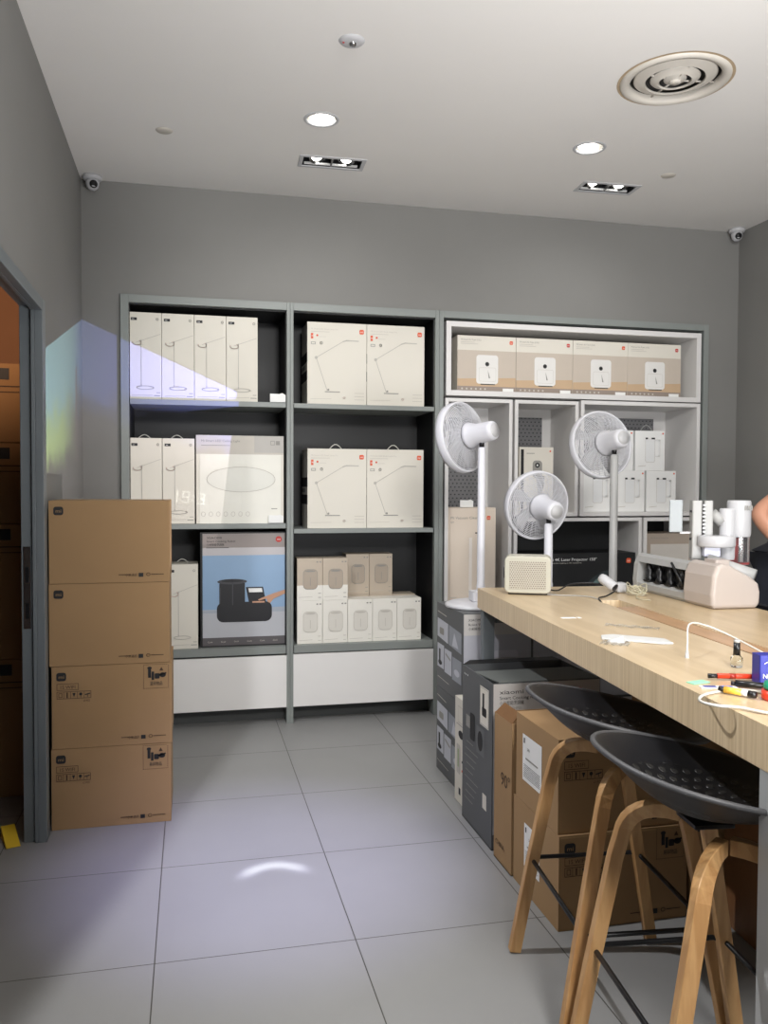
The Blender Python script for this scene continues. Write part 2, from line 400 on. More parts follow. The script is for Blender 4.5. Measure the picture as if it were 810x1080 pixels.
# ------------------------------------------------------------------ the room
XL, XR, YB, ZC, YF = -.5825, 3.53, 4.89, 3.077, -2.2
struct(MB().box(-2.4, XR+.15, YF, 5.5, -.08, 0, floor_m).build('floor'), 'grey square floor tiles with thin dark joints')
def circ(cx, cy, r, n=32): return [(cx+r*math.cos(2*PI*k/n), cy+r*math.sin(2*PI*k/n)) for k in range(n)]
def rc(x0, x1, y0, y1): return [(x0, y0), (x1, y0), (x1, y1), (x0, y1)]
DL = [(.589, 3.844), (1.93, 3.852)]
GL = [(.72, 4.34), (2.285, 4.34)]
VENT = (1.95, 3.135)
holes = [circ(x, y, .072) for x, y in DL] + [rc(x-.155, x+.155, y-.062, y+.062) for x, y in GL] + [circ(*VENT, .185)]
outer = rc(XL-.054, XR+.15, YF, 5.5)
polys = [[Vector((x, y, 0)) for x, y in outer]] + [[Vector((x, y, 0)) for x, y in h] for h in holes]
tris = tessellate_polygon(polys); flat = [v for pl in polys for v in pl]
cm = MB(); cm.add([(v.x, v.y, ZC) for v in flat], tris, ceil_m)
cm.box(XL-.1, XR+.15, YF, 5.5, ZC+.22, ZC+.3, ceil_m)
struct(cm.build('ceiling', fix=False), 'white painted ceiling')
# back wall around the built-in shelving
bw = MB(); X0, X1, ZT = -.374, 3.306, 2.456
bw.box(XL-.054, X0, YB, YB+.1, 0, ZC, wall_m).box(X1, XR+.1, YB, YB+.1, 0, ZC, wall_m).box(X0, X1, YB, YB+.1, ZT, ZC, wall_m)
bw.box(XL-.1, XR+.1, 5.32, 5.42, 0, ZC, wall_m)
struct(bw.build('wall_back'), 'grey wall around the built-in shelving')
DY0, DY1, DZ = 2.45, 3.47, 2.10
lw = MB(); lw.box(XL-.054, XL, DY1, YB, 0, ZC, wall_m).box(XL-.054, XL, YF, DY0, 0, ZC, wall_m).box(XL-.054, XL, DY0, DY1, DZ, ZC, wall_m)
struct(lw.build('wall_left'), 'grey left wall with the storeroom doorway')
struct(MB().box(XR, XR+.1, YF, YB, 0, ZC, wall_m).build('wall_right'), 'grey right wall')
# door frame
door = bpy.data.objects.new('door_1', None); COL.objects.link(door); door.location = (XL, DY1, 0); struct(door, 'grey steel door frame of the storeroom')
def rel(mb, base):
    mb.v = [(a-base[0], b-base[1], c-base[2]) for a, b, c in mb.v]; return mb
dfm = MB()
HZ = DZ+.015
for (ya, yb) in ((DY1-.03, DY1+.035), (DY0-.035, DY0+.03)):
    dfm.box(-.5823, -.553, ya, yb, 0, HZ, steel_grey)
dfm.box(-.5823, -.553, DY0+.03, DY1-.03, DZ-.03, HZ, steel_grey)
for (ya, yb) in ((DY1-.03, DY1-.0005), (DY0+.0005, DY0+.03)): dfm.box(-.597, -.5826, ya, yb, 0, DZ-.0005, steel_grey)
for (ya, yb) in ((DY1-.015, DY1-.0005), (DY0+.0005, DY0+.015)): dfm.box(-.640, -.600, ya, yb, 0, DZ-.0005, steel_grey)
dfm.box(-.597, -.5826, DY0+.03, DY1-.03, DZ-.03, DZ-.0005, steel_grey).box(-.640, -.600, DY0+.015, DY1-.015, DZ-.015, DZ-.0005, steel_grey)
rel(dfm, door.location).build('door_frame', door, bevel=.002)
sk = MB().box(-.632, -.606, DY1-.018, DY1-.0152, .84, 1.16, chrome).box(-.625, -.612, DY1-.0190, DY1-.0178, .88, .94, black_pl).box(-.625, -.612, DY1-.0190, DY1-.0178, 1.02, 1.08, black_pl)
rel(sk, door.location).build('strike_plate', door)
# storeroom behind the doorway
store_w = mat('storeroom_wall', (150, 112, 84), .85, var=.03)
sr = MB().box(-2.4, -.637, 4.75, 4.85, 0, 2.7, store_w).box(-2.4, -2.3, 1.8, 4.75, 0, 2.7, store_w).box(-2.4, -.637, 1.8, 4.85, 2.7, 2.8, store_w).box(-2.4, -.637, 1.7, 1.8, 0, 2.7, store_w)
struct(sr.build('wall_storeroom'), 'walls of the storeroom seen through the doorway')
l = spot('storeroom_lamp', (-1.25, 2.9, 2.3), (.2, 1.2, -.02), 75, 60, (1, .66, .44), .9, .1)

# ------------------------------------------------------------------ shelving (things: three cabinets)
FY, BY = 4.87, 5.29
def cabinet(name, label, x0, x1, xa, xb, shelves, bottom, frontshelf=0):
    t = thing(name, label, 'cabinet', ((x0+x1)/2, FY, 0)); B = t.location
    rel(MB().box(x0, xa, FY, BY, 0, 2.46, frame_grey), B).build('side_panel', t, bevel=.0015)
    rel(MB().box(xb, x1, FY, BY, 0, 2.46, frame_grey), B).build('side_panel', t, bevel=.0015)
    rel(MB().box(xa, xb, FY, BY, 2.416, 2.46, frame_grey), B).build('top_panel', t, bevel=.0015)
    ln = MB().box(xa, xb, BY-.02, BY, .1, 2.416, dark_lam).box(xa, xa+.004, FY+.03, BY-.02, .46, 2.416, dark_lam).box(xb-.004, xb, FY+.03, BY-.02, .46, 2.416, dark_lam).box(xa+.004, xb-.004, FY+.03, BY-.02, 2.41, 2.416, dark_lam)
    rel(ln, B).build('dark_lining', t)
    for (za, zb) in shelves: rel(MB().box(xa+.004, xb-.004, FY+.004, BY-.02, za, zb, frame_grey), B).build('shelf', t, bevel=.0015)
    rel(MB().box(xa+.004, xb-.004, FY, BY-.02, bottom-.045, bottom, frame_grey), B).build('bottom_board', t, bevel=.0015)
    return t, B
c1, B = cabinet('shelf_cabinet', 'left open grey cabinet with dark lining, lamp cartons and a white drawer', -.378, .5645, -.334, .545, [(1.853, 1.882), (1.15, 1.179)], .46)
rel(MB().box(-.333, .5500, FY+.004, FY+.024, .097, .404, drawer_m), B).build('drawer', c1, bevel=.0015)
rel(MB().box(-.333, .5445, 4.99, 5.01, .001, .415, kick_m), B).build('kickboard', c1)
c2, B = cabinet('shelf_cabinet', 'middle open grey cabinet with dark lining, desk lamp cartons and a white drawer', .5655, 1.4675, .584, 1.442, [(1.853, 1.880), (1.12, 1.146)], .46)
rel(MB().box(.5560, 1.4415, FY-.017, FY-.001, .097, .408, drawer_m), B).build('drawer', c2, bevel=.0015) if False else None
rel(MB().box(.5845, 1.4415, FY+.004, FY+.024, .097, .408, drawer_m), B).build('drawer', c2, bevel=.0015)
rel(MB().box(.5845, 1.4415, 4.99, 5.01, .001, .415, kick_m), B).build('kickboard', c2)
# right cabinet with white niches
c3 = thing('shelf_cabinet', 'wide right cabinet with white framed niches behind the fans', 'cabinet', (2.39, FY, 0)); B = c3.location
rel(MB().box(1.4685, 1.495, FY, BY, 0, 2.46, frame_grey), B).build('side_panel', c3, bevel=.0015)
rel(MB().box(3.268, 3.304, FY, BY, 0, 2.46, frame_grey), B).build('side_panel', c3, bevel=.0015)
rel(MB().box(1.495, 3.268, FY, BY, 2.42, 2.46, frame_grey), B).build('top_panel', c3, bevel=.0015)
rel(MB().box(1.495, 3.268, BY-.012, BY, .1, 2.42, dark_black).box(1.495, 3.268, FY+.03, BY-.012, .43, .45, frame_grey), B).build('dark_lining', c3)
rel(MB().box(1.497, 3.266, FY+.004, FY+.024, .1, .42, drawer_m).box(1.497, 3.266, 4.99, 5.01, .001, .1, kick_m), B).build('drawer', c3, bevel=.0015)
def niche(x0, x1, z0, z1, t=.02, back='dark', peg=None):
    y0, y1 = FY+.002, BY-.03
    m = MB(); m.box(x0, x0+t, y0, y1, z0, z1, white_lam).box(x1-t, x1, y0, y1, z0, z1, white_lam)
    m.box(x0+t, x1-t, y0, y1, z0, z0+t, white_lam).box(x0+t, x1-t, y0, y1, z1-t, z1, white_lam)
    bm = dark_black if back == 'dark' else white_lam
    m.box(x0+t, x1-t, y1-.012, y1, z0+t, z1-t, bm)
    o = rel(m, B).build('niche', c3, bevel=.001)
    if peg:
        pg = MB().box(*[peg[0], peg[1], y1-.02, y1-.013, peg[2], peg[3]], pegboard)
        rel(pg, B).build('pegboard_panel', o)
niche(1.512, 3.25, 1.953, 2.402, .032)
niche(1.508, 1.943, .47, 1.937, .022, 'white', (1.60, 1.86, .52, 1.85))
niche(1.959, 2.387, 1.213, 1.937, .022, 'white', (2.04, 2.30, 1.26, 1.86))
niche(2.403, 3.25, 1.213, 1.945, .024, 'white', (2.47, 3.13, 1.26, 1.87))
niche(1.959, 2.838, .74, 1.203, .022, 'dark')
niche(2.852, 3.25, .47, 1.203, .024, 'dark')
niche(1.959, 2.838, .47, .73, .022, 'white')

# ------------------------------------------------------------------ cartons on the shelves
def carton(name, label, w, d, h, m, loc, group=None, rz=0, cat='box', bev=.0015):
    t = thing(name, label, cat, loc, rz, group)
    MB().box(-w/2, w/2, 0, d, 0, h, m).build('carton_body', t, bevel=bev)
    return t
def front(w, h, mb=None): return Print((-w/2, -.0008, 0), (1, 0, 0), (0, 0, 1), mb)
def left(w, d, h): return Print((-w/2-.0008, d, 0), (0, -1, 0), (0, 0, 1))
ORD = ['first', 'second', 'third', 'fourth', 'fifth']
# slim table lamp cartons
def lamp_print(t, w, h):
    p = front(w, h)
    p.rect(.012, h-.045, .045, h-.030, ink).text('mi', .018, h-.042, .009, white_p)
    p.ring(w-.022, h-.036, .006, .006, .002, greyink)
    p.line([(w*.38, h*.15), (w*.38, h*.68)], .0035, outline)
    p.line([(w*.24, h*.655), (w*.96, h*.755)], .0025, outline)
    p.ring(w*.25, h*.65, w*.13, h*.028, .003, pinkish, a0=PI*.9, a1=2.3*PI)
    p.ring(w*.5, h*.135, w*.26, h*.02, .003, outline)
    p.rect(w*.36, h*.16, w*.40, h*.17, outline, 3)
    p.line([(w*.1, h*.045), (w*.72, h*.05)], .003, lightink); p.line([(w*.78, h*.045), (w*.95, h*.045)], .004, greyink); p.line([(w*.85, h*.08), (w*.95, h*.08)], .003, greyink)
    p.build('printed_front', t)
w0, h0 = .1775, .486
a = carton('lamp_carton', 'slim white table lamp carton, leftmost of the four on the top left shelf', w0, .20, h0, white_box, (-.2475, 4.90, 1.8825), 'slim lamp cartons on the top left shelf')
lamp_print(a, w0, h0)
for k in range(1, 4):
    dup(a, (-.2475+k*.1795, 4.90, 1.8825), 'slim white table lamp carton, %s from the left on the top left shelf' % ORD[k])
for k in range(2):
    dup(a, (-.2475+k*.1805, 4.90, 1.1795), 'slim white lamp carton with paper handle, %s of two beside the ceiling light carton' % ['left', 'right'][k], group='slim lamp cartons on the second left shelf')
def handle(par, x, y, z, wd=.07, hh=.022, m=None):
    pts = [(x-wd/2+wd*i/8, y, z+hh*math.sin(PI*i/8)) for i in range(9)]
    MB().tube(pts, .003, m or cable_w).build('carry_handle', par)
for o in [x for x in bpy.data.objects if x.get('group') == 'slim lamp cartons on the second left shelf']: handle(o, -.01, .08, h0+.001)
b = dup(a, (-.05, 4.90, .4605), 'slim white lamp carton between the brown stack and the cooking robot poster carton', group='slim lamp cartons standing apart')
handle(b, 0, .1, h0+.001)
# ceiling light carton
t = carton('ceiling_light_carton', 'square white carton with an oval ceiling light printed on its front', .500, .16, .508, white_box, (.280, 4.90, 1.1795), cat='box')
p = front(.5, .508)
p.rect(0, .40, .5, .508, mat('pale_grey_band', (202, 196, 186), .55)); p.rect(.33, .41, .5, .508, mat('mid_grey_band', (188, 184, 178), .55), 2)
p.rect(.02, .0, .485, .40, mat('carton_cool_white', (236, 234, 224), .5), 2)
p.text('Mi Smart LED Ceiling Light', .028, .470, .013, greyink, 3, .22); p.line([(.03, .45), (.19, .45)], .003, greyink, 3)
p.frame(.425, .457, .447, .479, .003, greyink, 3); p.rect(.455, .456, .478, .480, greyink, 3)
p.ell(.255, .255, .195, .072, mat('lamp_disc_print', (229, 228, 219), .5), 3, 40); p.ring(.255, .255, .195, .072, .003, lightink, 4, 40)
for k in range(7): p.ring(.04+.042*k, .055, .011, .013, .002, lightink, 4, 10)
p.line([(.43, .085), (.46, .085)], .004, greyink, 4)
p.build('printed_front', t)
# price tags
def price_tag(loc, label, w=.07, h=.045):
    o = MB().prism([(-w/2, 0), (w/2, 0), (w/2, h*.8), (w*.3, h), (w*.1, h*.9), (-w/2, h*.92)], 0, .004, white_p)
    o.prism([(-w/2, 0), (w/2, 0), (w/2, .003), (-w/2, .003)], 0, .02, white_p)
    tg = o.build('price_tag', None, loc); return tag(tg, label, 'price tag', 'price tags on the shelves')
price_tag((.495, 4.885, 1.8825), 'white price tag standing at the right end of the top left shelf', .09, .055)
price_tag((.483, 4.876, 1.1795), 'white price tag before the ceiling light carton', .085, .052)
# cooking robot poster carton
def logo(p, u, v, s, m=orange, l=3):
    p.rr(u, v, u+s, v+s, s*.25, m, l)
    p.text('mi', u+s*.18, v+s*.3, s*.42, white_p, l+1, s*.62)
sky_p = mat('poster_blue', (142, 172, 204), .35); sky_l = mat('poster_light_grey', (188, 190, 196), .35)
pot = mat('poster_black_appliance', (34, 34, 37), .35); skin_p = mat('poster_hand_skin', (196, 150, 122), .5)
band_p = mat('poster_taupe_band', (150, 140, 136), .45); pale_p = mat('poster_pale_band', (196, 192, 194), .45)
foot_p = mat('poster_footer_grey', (92, 88, 90), .45); pot_l = mat('poster_appliance_sheen', (66, 66, 70), .35)
def robot_art(p, x, y, w, h, full=True):
    p.rect(x, y+.0, x+w, y+h*.34, sky_l, 1); p.rect(x, y+h*.34, x+w, y+h, sky_p, 1)
    p.poly([(x, y+h*.30), (x+w, y+h*.30), (x+w, y+h*.36), (x, y+h*.33)], mat('poster_horizon', (168, 176, 188), .4), 2)
    def X(a): return x+w*a
    def Y(b): return y+h*b
    p.rr(X(.17), Y(.185), X(.84), Y(.43), w*.08, pot, 3)
    p.poly([(X(.20), Y(.38)), (X(.20), Y(.66)), (X(.51), Y(.66)), (X(.51), Y(.38))], pot, 4)
    p.ell(X(.355), Y(.68), w*.18, h*.033, pot_l, 5); p.ell(X(.355), Y(.69), w*.13, h*.018, pot, 6)
    p.line([(X(.36), Y(.66)), (X(.36), Y(.40))], w*.012, pot_l, 5)
    p.line([(X(.21), Y(.60)), (X(.21), Y(.42))], w*.008, pot_l, 5)
    p.poly([(X(.57), Y(.36)), (X(.78), Y(.36)), (X(.73), Y(.61)), (X(.52), Y(.61))], pot, 4)
    p.poly([(X(.56), Y(.545)), (X(.725), Y(.545)), (X(.715), Y(.595)), (X(.55), Y(.595))], white_p, 5)
    p.poly([(X(.60), Y(.415)), (X(.75), Y(.415)), (X(.75), Y(.435)), (X(.60), Y(.435))], skin_p, 5)
    if full:
        p.poly([(X(1), Y(.57)), (X(.87), Y(.53)), (X(.78), Y(.50)), (X(.67), Y(.455)), (X(.68), Y(.44)), (X(.77), Y(.465)), (X(.79), Y(.42)), (X(.82), Y(.41)), (X(.86), Y(.46)), (X(1), Y(.52))], skin_p, 7)
t = carton('cooking_robot_carton', 'black edged carton with a blue poster of a cooking robot on the lower left shelf', .492, .24, .668, dark_black, (.2985, 4.915, .4605), cat='box')
w_, h_ = .492, .668; p = front(w_, h_)
p.rect(.012, .008, w_-.006, h_-.008, pale_p, 1); p.rect(.012, h_-.09, w_-.006, h_-.008, band_p, 2)
p.rect(.012, h_-.125, w_-.006, h_-.09, pale_p, 2)
p2 = Print(p.O + Vector((0, -.001, 0)), p.U, p.V, p.mb)
robot_art(p2, .012, .055, w_-.018, h_-.19)
p2.rect(.012, .008, w_-.006, .055, foot_p, 1)
for k in range(6): p2.text('Cook', .04+.075*k, .026, .009, lightink, 3)
p.text('XIAOMI', .035, h_-.038, .012, ink, 4, .085); p.text('Smart Cooking Robot', .035, h_-.058, .012, ink, 4, .165); p.text('小米智能烹調機', .035, h_-.078, .012, ink, 4, .10); p.line([(.035, h_-.09), (.16, h_-.09)], .003, ink, 4)
p.ell(w_-.042, h_-.043, .018, .018, red_p, 4); p.text('mi', w_-.052, h_-.048, .010, white_p, 5, .02)
p.build('printed_front', t)
# desk lamp cartons
def desklamp_print(t, w, h, d):
    p = front(w, h)
    p.text('Mi Smart LED Desk Lamp Pro', .02, h-.044, .009, lightink, 2, w*.46)
    p.line([(.02, h-.056), (.13, h-.056)], .0025, lightink)
    logo(p, w-.043, h-.062, .027)
    p.rect(.020, h-.098, .034, h-.066, orange); p.text('90', .023, h-.086, .008, white_p); p.ell(.058, h-.078, .006, .006, orange)
    p.line([(.07, h-.085), (.11, h-.085)], .002, lightink); p.frame(.022, h-.130, .046, h-.118, .003, greyink); p.ring(.082, h-.122, .007, .007, .003, greyink)
    e = (w*.145, h*.57); p.line([(w*.33, h*.175), e], .0035, outline); p.line([e, (w*.60, h*.775)], .0035, outline)
    p.line([(w*.60, h*.775), (w*.66, h*.79), (w*.86, h*.787)], .006, outline); p.ell(e[0], e[1], .009, .009, outline, 3)
    p.line([(w*.30, h*.16), (w*.54, h*.16)], .005, greyink); p.ell(w*.35, h*.185, .006, .006, greyink, 3)
    for k in range(3): p.line([(w*.80, h*(.07+.04*k)), (w*.96, h*(.07+.04*k))], .003, lightink)
    p.ring(w*.62, h*.09, .007, .005, .002, pinkish); p.line([(w*.05, h*.07), (w*.4, h*.075)], .002, lightink)
    p.build('printed_front', t)
    s = left(w, d, h)
    s.rect(.0, h*.30, d, h*.42, ink); s.rect(0, h*.52, d, h*.64, ink); s.rect(0, h*.45, d*.6, h*.5, greyink)
    s.build('printed_side', t)
for zi, (z0, xs, H) in enumerate(((1.8805, (.8515, 1.2115), .487), (1.1465, (.8535, 1.2115), .474))):
    for k, x in enumerate(xs):
        row = ['top', 'second'][zi]
        lb = 'white desk lamp carton with orange mark, %s of the pair on the %s middle shelf' % (['left', 'right'][k], row)
        t = carton('desk_lamp_carton', lb, .357 if k == 0 or zi == 0 else .353, .25, H, white_box, (x, 4.93, z0), 'desk lamp cartons on the %s middle shelf' % row)
        desklamp_print(t, .355, H, .25)
        if zi: handle(t, .0, .06, H+.001, .075, .028)
# small dispenser cartons
taupe_c = mat('taupe_carton', (196, 182, 164), .55, var=.012)
def disp_print(t, w, h, dark):
    p = front(w, h); o = greyink if dark else lightink
    body = mat('capsule_print_dark', (178, 164, 148), .5) if dark else mat('capsule_print_light', (222, 218, 209), .5)
    p.rr(w*.24, h*.27, w*.80, h*.74, w*.16, body, 2); p.rrl(w*.24, h*.27, w*.80, h*.74, w*.16, .0025, o, 3)
    p.ell(w*.52, h*.70, w*.2, h*.022, o, 3); p.line([(w*.52, h*.36), (w*.52, h*.54)], .003, o, 3)
    p.rect(w*.76, h*.90, w*.83, h*.93, greyink); p.rect(w*.88, h*.90, w*.95, h*.93, greyink)
    p.line([(w*.84, h*.17), (w*.93, h*.17)], .003, o); p.line([(w*.08, h*.08), (w*.6, h*.09)], .002, lightink); p.line([(w*.84, h*.07), (w*.94, h*.07)], .003, o)
    p.build('printed_front', t)
dw = .1505
for k in range(5):
    t = carton('dispenser_carton', 'small white dispenser carton, %s from left in the bottom row of the middle cabinet' % ORD[k], dw, .13, .257, mat('bright_white_carton', (238, 235, 226), .5), (.6865+k*.1525, 4.91, .4605), 'small dispenser cartons, bottom row')
    disp_print(t, dw, .257, False)
for k in range(2):
    t = carton('dispenser_carton', 'small taupe dispenser carton, %s of two stacked at the left of the middle cabinet' % ['left', 'right'][k], dw, .13, .25, taupe_c, (.6865+k*.1525, 4.91, .7182), 'small dispenser cartons stacked in front')
    MB().box(-dw/2-.0005, dw/2+.0005, -.0006, 0, 0, .09, mat('bright_white_carton', (238, 235, 226), .5)).build('white_lower_band', t)
    disp_print(t, dw, .25, True)
for k in range(3):
    xx = 1.005+k*.148
    t = carton('dispenser_carton', 'white dispenser carton in the rear row, %s' % ['below the upper left one', 'below the upper right one', 'half hidden at its right end'][k], .146, .13, .267 if k < 2 else .262, taupe_c, (xx, 5.06, .4605), 'rear row dispenser cartons')
for k in range(2):
    t = carton('dispenser_carton', 'taupe dispenser carton set back on the rear row, %s' % ['left of the two', 'right of the two'][k], .146, .13, .25, taupe_c, (1.005+k*.148, 5.06, .7282), 'upper rear dispenser cartons')
    disp_print(t, .146, .25, True)
# air fryer cartons
fry_beige = mat('fryer_backdrop_beige', (200, 188, 174), .5); fry_table = mat('fryer_table_print', (198, 170, 138), .5); fry_foot = mat('fryer_footer_print', (150, 136, 126), .5)
fxs = [1.600, 1.985, 2.370, 2.755, 3.138]
for k in range(4):
    x = (fxs[k]+fxs[k+1])/2; W = .382; H = .345
    t = carton('air_fryer_carton', 'beige air fryer carton, %s from the left in the top right niche' % ORD[k], W, .25, H, white_box, (x, 4.93, 1.9855), 'air fryer cartons in the top niche')
    p = front(W, H)
    p.rect(0, .034, W, .255, fry_beige); p.poly([(0, .034), (W, .034), (W, .092), (0, .078)], fry_table, 2); p.rect(0, 0, W, .034, fry_foot)
    p.rr(.122, .05, .265, .228, .018, mat('fryer_body_print', (232, 230, 226), .4), 3)
    p.rect(.150, .044, .245, .050, ink, 3)
    p.ell(.193, .172, .013, .013, ink, 4); p.ring(.193, .172, .008, .008, .0015, greyink, 5)
    p.poly([(.197, .135), (.213, .085), (.203, .085)], greyink, 4); p.rrl(.14, .066, .25, .15, .01, .0015, lightink, 4)
    p.text('Mi Smart Air Fryer (3.5L)', .022, .315, .010, greyink, 2, .13); p.line([(.022, .304), (.11, .304)], .003, lightink); p.line([(.022, .294), (.13, .294)], .003, lightink)
    logo(p, W-.042, .298, .022, red_p if k in (1, 3) else orange, 2)
    for q in range(6): p.ell(.03+.03*q, .018, .006, .006, lightink, 3, 10)
    p.build('printed_front', t)
    o = MB().box(-.035, .035, -.006, -.002, 0, .022, white_p).build('price_label', t); o.location = (.14, 0, .002)
# tall vacuum carton
t = carton('vacuum_cleaner_carton', 'tall cream vacuum cleaner carton behind the first fan pole', .325, .20, .775, cream_box, (1.688, 4.905, .4925), cat='box')
p = front(.325, .775); p.text('Mi Vacuum Cleaner', .03, .705, .016, greyink, 2, .2); p.text('G9', .03, .680, .012, greyink); logo(p, .265, .70, .024)
p.rect(.19, .615, .215, .622, ink)
for k in range(3): p.line([(.03, .12+.05*k), (.07, .12+.05*k)], .004, lightink); p.frame(.03, .08+.05*k, .075, .11+.05*k, .002, pinkish)
p.rr(.10, .08, .22, .20, .02, mat('vacuum_print', (232, 224, 214), .5)); p.line([(.16, .2), (.16, .58)], .02, mat('vacuum_tube_print', (236, 228, 220), .5)); p.build('printed_front', t)
price_tag((1.665, 4.92, 1.268), 'small white price tag lying on top of the tall vacuum carton', .085, .05)
# camera carton
t = carton('doorbell_camera_carton', 'small white carton with a grey camera print above the middle fan', .232, .14, .415, white_box, (2.146, 4.97, 1.2355), cat='box')
p = front(.232, .415); p.rr(.09, .22, .155, .33, .022, greyink); p.ell(.122, .30, .016, .016, ink, 3); p.ell(.122, .30, .006, .006, white_p, 4); p.rect(.205, .385, .215, .395, orange); p.rect(.01, .0, .03, .40, ink)
p.line([(.05, .375), (.10, .375)], .004, greyink); p.build('printed_front', t)
# kettle cartons
ket = mat('kettle_print', (234, 235, 235), .4)
def kettle(label, x, z, w, h, grp):
    t = carton('kettle_carton', label, w, .20, h, mat('kettle_carton_white', (240, 240, 238), .5), (x, 4.96, z), grp)
    p = front(w, h); p.rr(w*.34, h*.22, w*.66, h*.80, w*.05, ket); p.rrl(w*.34, h*.22, w*.66, h*.80, w*.05, .002, lightink, 2)
    p.line([(w*.66, h*.76), (w*.80, h*.76), (w*.80, h*.38), (w*.68, h*.38)], .008, ket, 2); p.line([(w*.66, h*.78), (w*.83, h*.78), (w*.83, h*.36), (w*.68, h*.36)], .0016, lightink, 3)
    p.rect(w*.34, h*.79, w*.42, h*.83, ink, 3); p.rect(w*.54, h*.79, w*.66, h*.83, ink, 3)
    p.rect(w-.020, h-.022, w-.010, h-.012, orange); p.line([(w*.1, h*.11), (w*.35, h*.13)], .003, lightink); p.build('printed_front', t); return t
for k, (x, w_) in enumerate(((2.568, .215), (2.797, .215), (3.026, .215))):
    kettle('white kettle carton, %s from the left in the lower row beside the tall fan' % ORD[k], x, 1.2375, w_, .268, 'kettle cartons, lower row')
t = kettle('white kettle carton with carry loop, left one of the upper pair behind the tall fan', 2.712, 1.506, .215, .262, 'kettle cartons, upper row')
t = kettle('white kettle carton with carry loop, right one of the upper pair above the kettles', 2.941, 1.506, .215, .262, 'kettle cartons, upper row')
for o in [x for x in bpy.data.objects if x.get('group') == 'kettle cartons, upper row']: handle(o, 0, .05, .263, .09, .04, grey_pl)
# projector carton
t = carton('projector_carton', 'wide black laser projector carton with orange mark behind the counter', .80, .28, .212, dark_black, (2.41, 4.90, .7625), cat='box')
p = front(.80, .212)
glow1 = mat('carton_glow_print', (96, 118, 116), .5); glow2 = mat('carton_dim_glow_print', (44, 52, 54), .5)
p.text('Mi 4K Laser Projector 150"', .20, .165, .018, white_p, 2, .325); p.text('Immersive viewing in 4K resolution', .20, .148, .008, lightink, 2, .22)
p.poly([(.46, .02), (.60, .02), (.61, .10), (.57, .095), (.50, .055)], glow2, 1); p.poly([(.50, .02), (.59, .02), (.595, .075), (.56, .07), (.52, .04)], glow1, 2)
logo(p, .735, .145, .032); p.build('printed_front', t)
t = carton('appliance_carton', 'taupe and white carton in the lower right niche behind the white machine', .32, .24, .60, mat('taupe_carton_front', (178, 164, 150), .5), (3.06, 4.92, .4955), cat='box')
p = front(.32, .6); p.rect(.03, .0, .31, .53-.0, mat('carton_white_panel', (212, 206, 198), .5)); p.text('Mi Robot Vacuum', .03, .565, .012, greyink, 2, .13); p.build('printed_front', t)

# ------------------------------------------------------------------ brown carton stack by the door
def mi_mark(p, u, v, s, m=ink):
    p.rr(u, v, u+s*1.1, v+s, s*.28, m, 2); p.text('mi', u+s*.22, v+s*.3, s*.42, card_m, 3, s*.66)
def box_marks(p, w, h, kind, m=ink):
    mi_mark(p, .018, h-.058, .034, m)
    p.line([(w-.20, .032), (w-.155, .032)], .003, ink2); p.text('小米通訊', w-.175, .025, .010, ink2, 2, .045); p.rect(w-.123, .022, w-.105, .038, ink)
    p.ring(w-.085, .032, .007, .006, .002, ink2); p.line([(w-.072, .032), (w-.025, .032)], .003, ink2)
    if kind:
        p.frame(.020, h-.095, .102, h-.070, .0018, ink2); p.text('1S WIFI', .030, h-.090, .014, ink2, 2, .06)
        p.frame(.020, h-.130, .150, h-.102, .0018, ink2)
        for k in range(1, 5): p.line([(.020+.026*k, h-.130), (.020+.026*k, h-.102)], .0014, ink2)
        for k in range(5):
            u = .033+.026*k; v = h-.116
            if k == 0: p.frame(u-.006, v-.008, u+.006, v+.008, .002, ink2, 3)
            elif k == 1: p.line([(u, v-.009), (u, v+.009)], .005, ink2, 3)
            elif k == 2: p.poly([(u-.006, v+.008), (u+.006, v+.008), (u, v-.009)], ink, 3)
            elif k == 3: p.ell(u, v+.003, .006, .006, ink, 3); p.line([(u, v), (u, v-.01)], .002, ink, 3)
            else: p.line([(u-.008, v), (u+.008, v+.004)], .004, ink, 3); p.line([(u, v), (u, v-.009)], .002, ink, 3)
        p.text('x2 PCS', .12, h-.145, .008, ink2, 2, .026)
        fx, fy, s = w-.112, h-.105, .098
        for k in range(12):      # dashed frame
            a = k/12*s; p.rect(fx+a, fy, fx+a+s/20, fy+.002, ink2, 2); p.rect(fx+a, fy+s, fx+a+s/20, fy+s+.002, ink2, 2)
            p.rect(fx, fy+a, fx+.002, fy+a+s/20, ink2, 2); p.rect(fx+s, fy+a, fx+s+.002, fy+a+s/20, ink2, 2)
        p.rect(fx+.018, fy+.045, fx+.030, fy+.085, ink, 2); p.ell(fx+.024, fy+.085, .009, .006, ink, 3); p.rect(fx+.032, fy+.035, fx+.042, fy+.070, ink, 2)
        p.rr(fx+.044, fy+.040, fx+.064, fy+.062, .004, ink, 2); p.ell(fx+.076, fy+.055, .013, .010, ink, 2); p.line([(fx+.064, fy+.055), (fx+.088, fy+.062)], .006, ink, 2)
        p.poly([(fx+.063, fy+.073), (fx+.079, fy+.073), (fx+.071, fy+.088)], ink2, 2); p.text('易碎物品', fx+.025, fy+.014, .013, ink, 2, .05)
zs = [0, .331, .667, 1.001, 1.337]
dl = [0, .004, -.004, -.002]
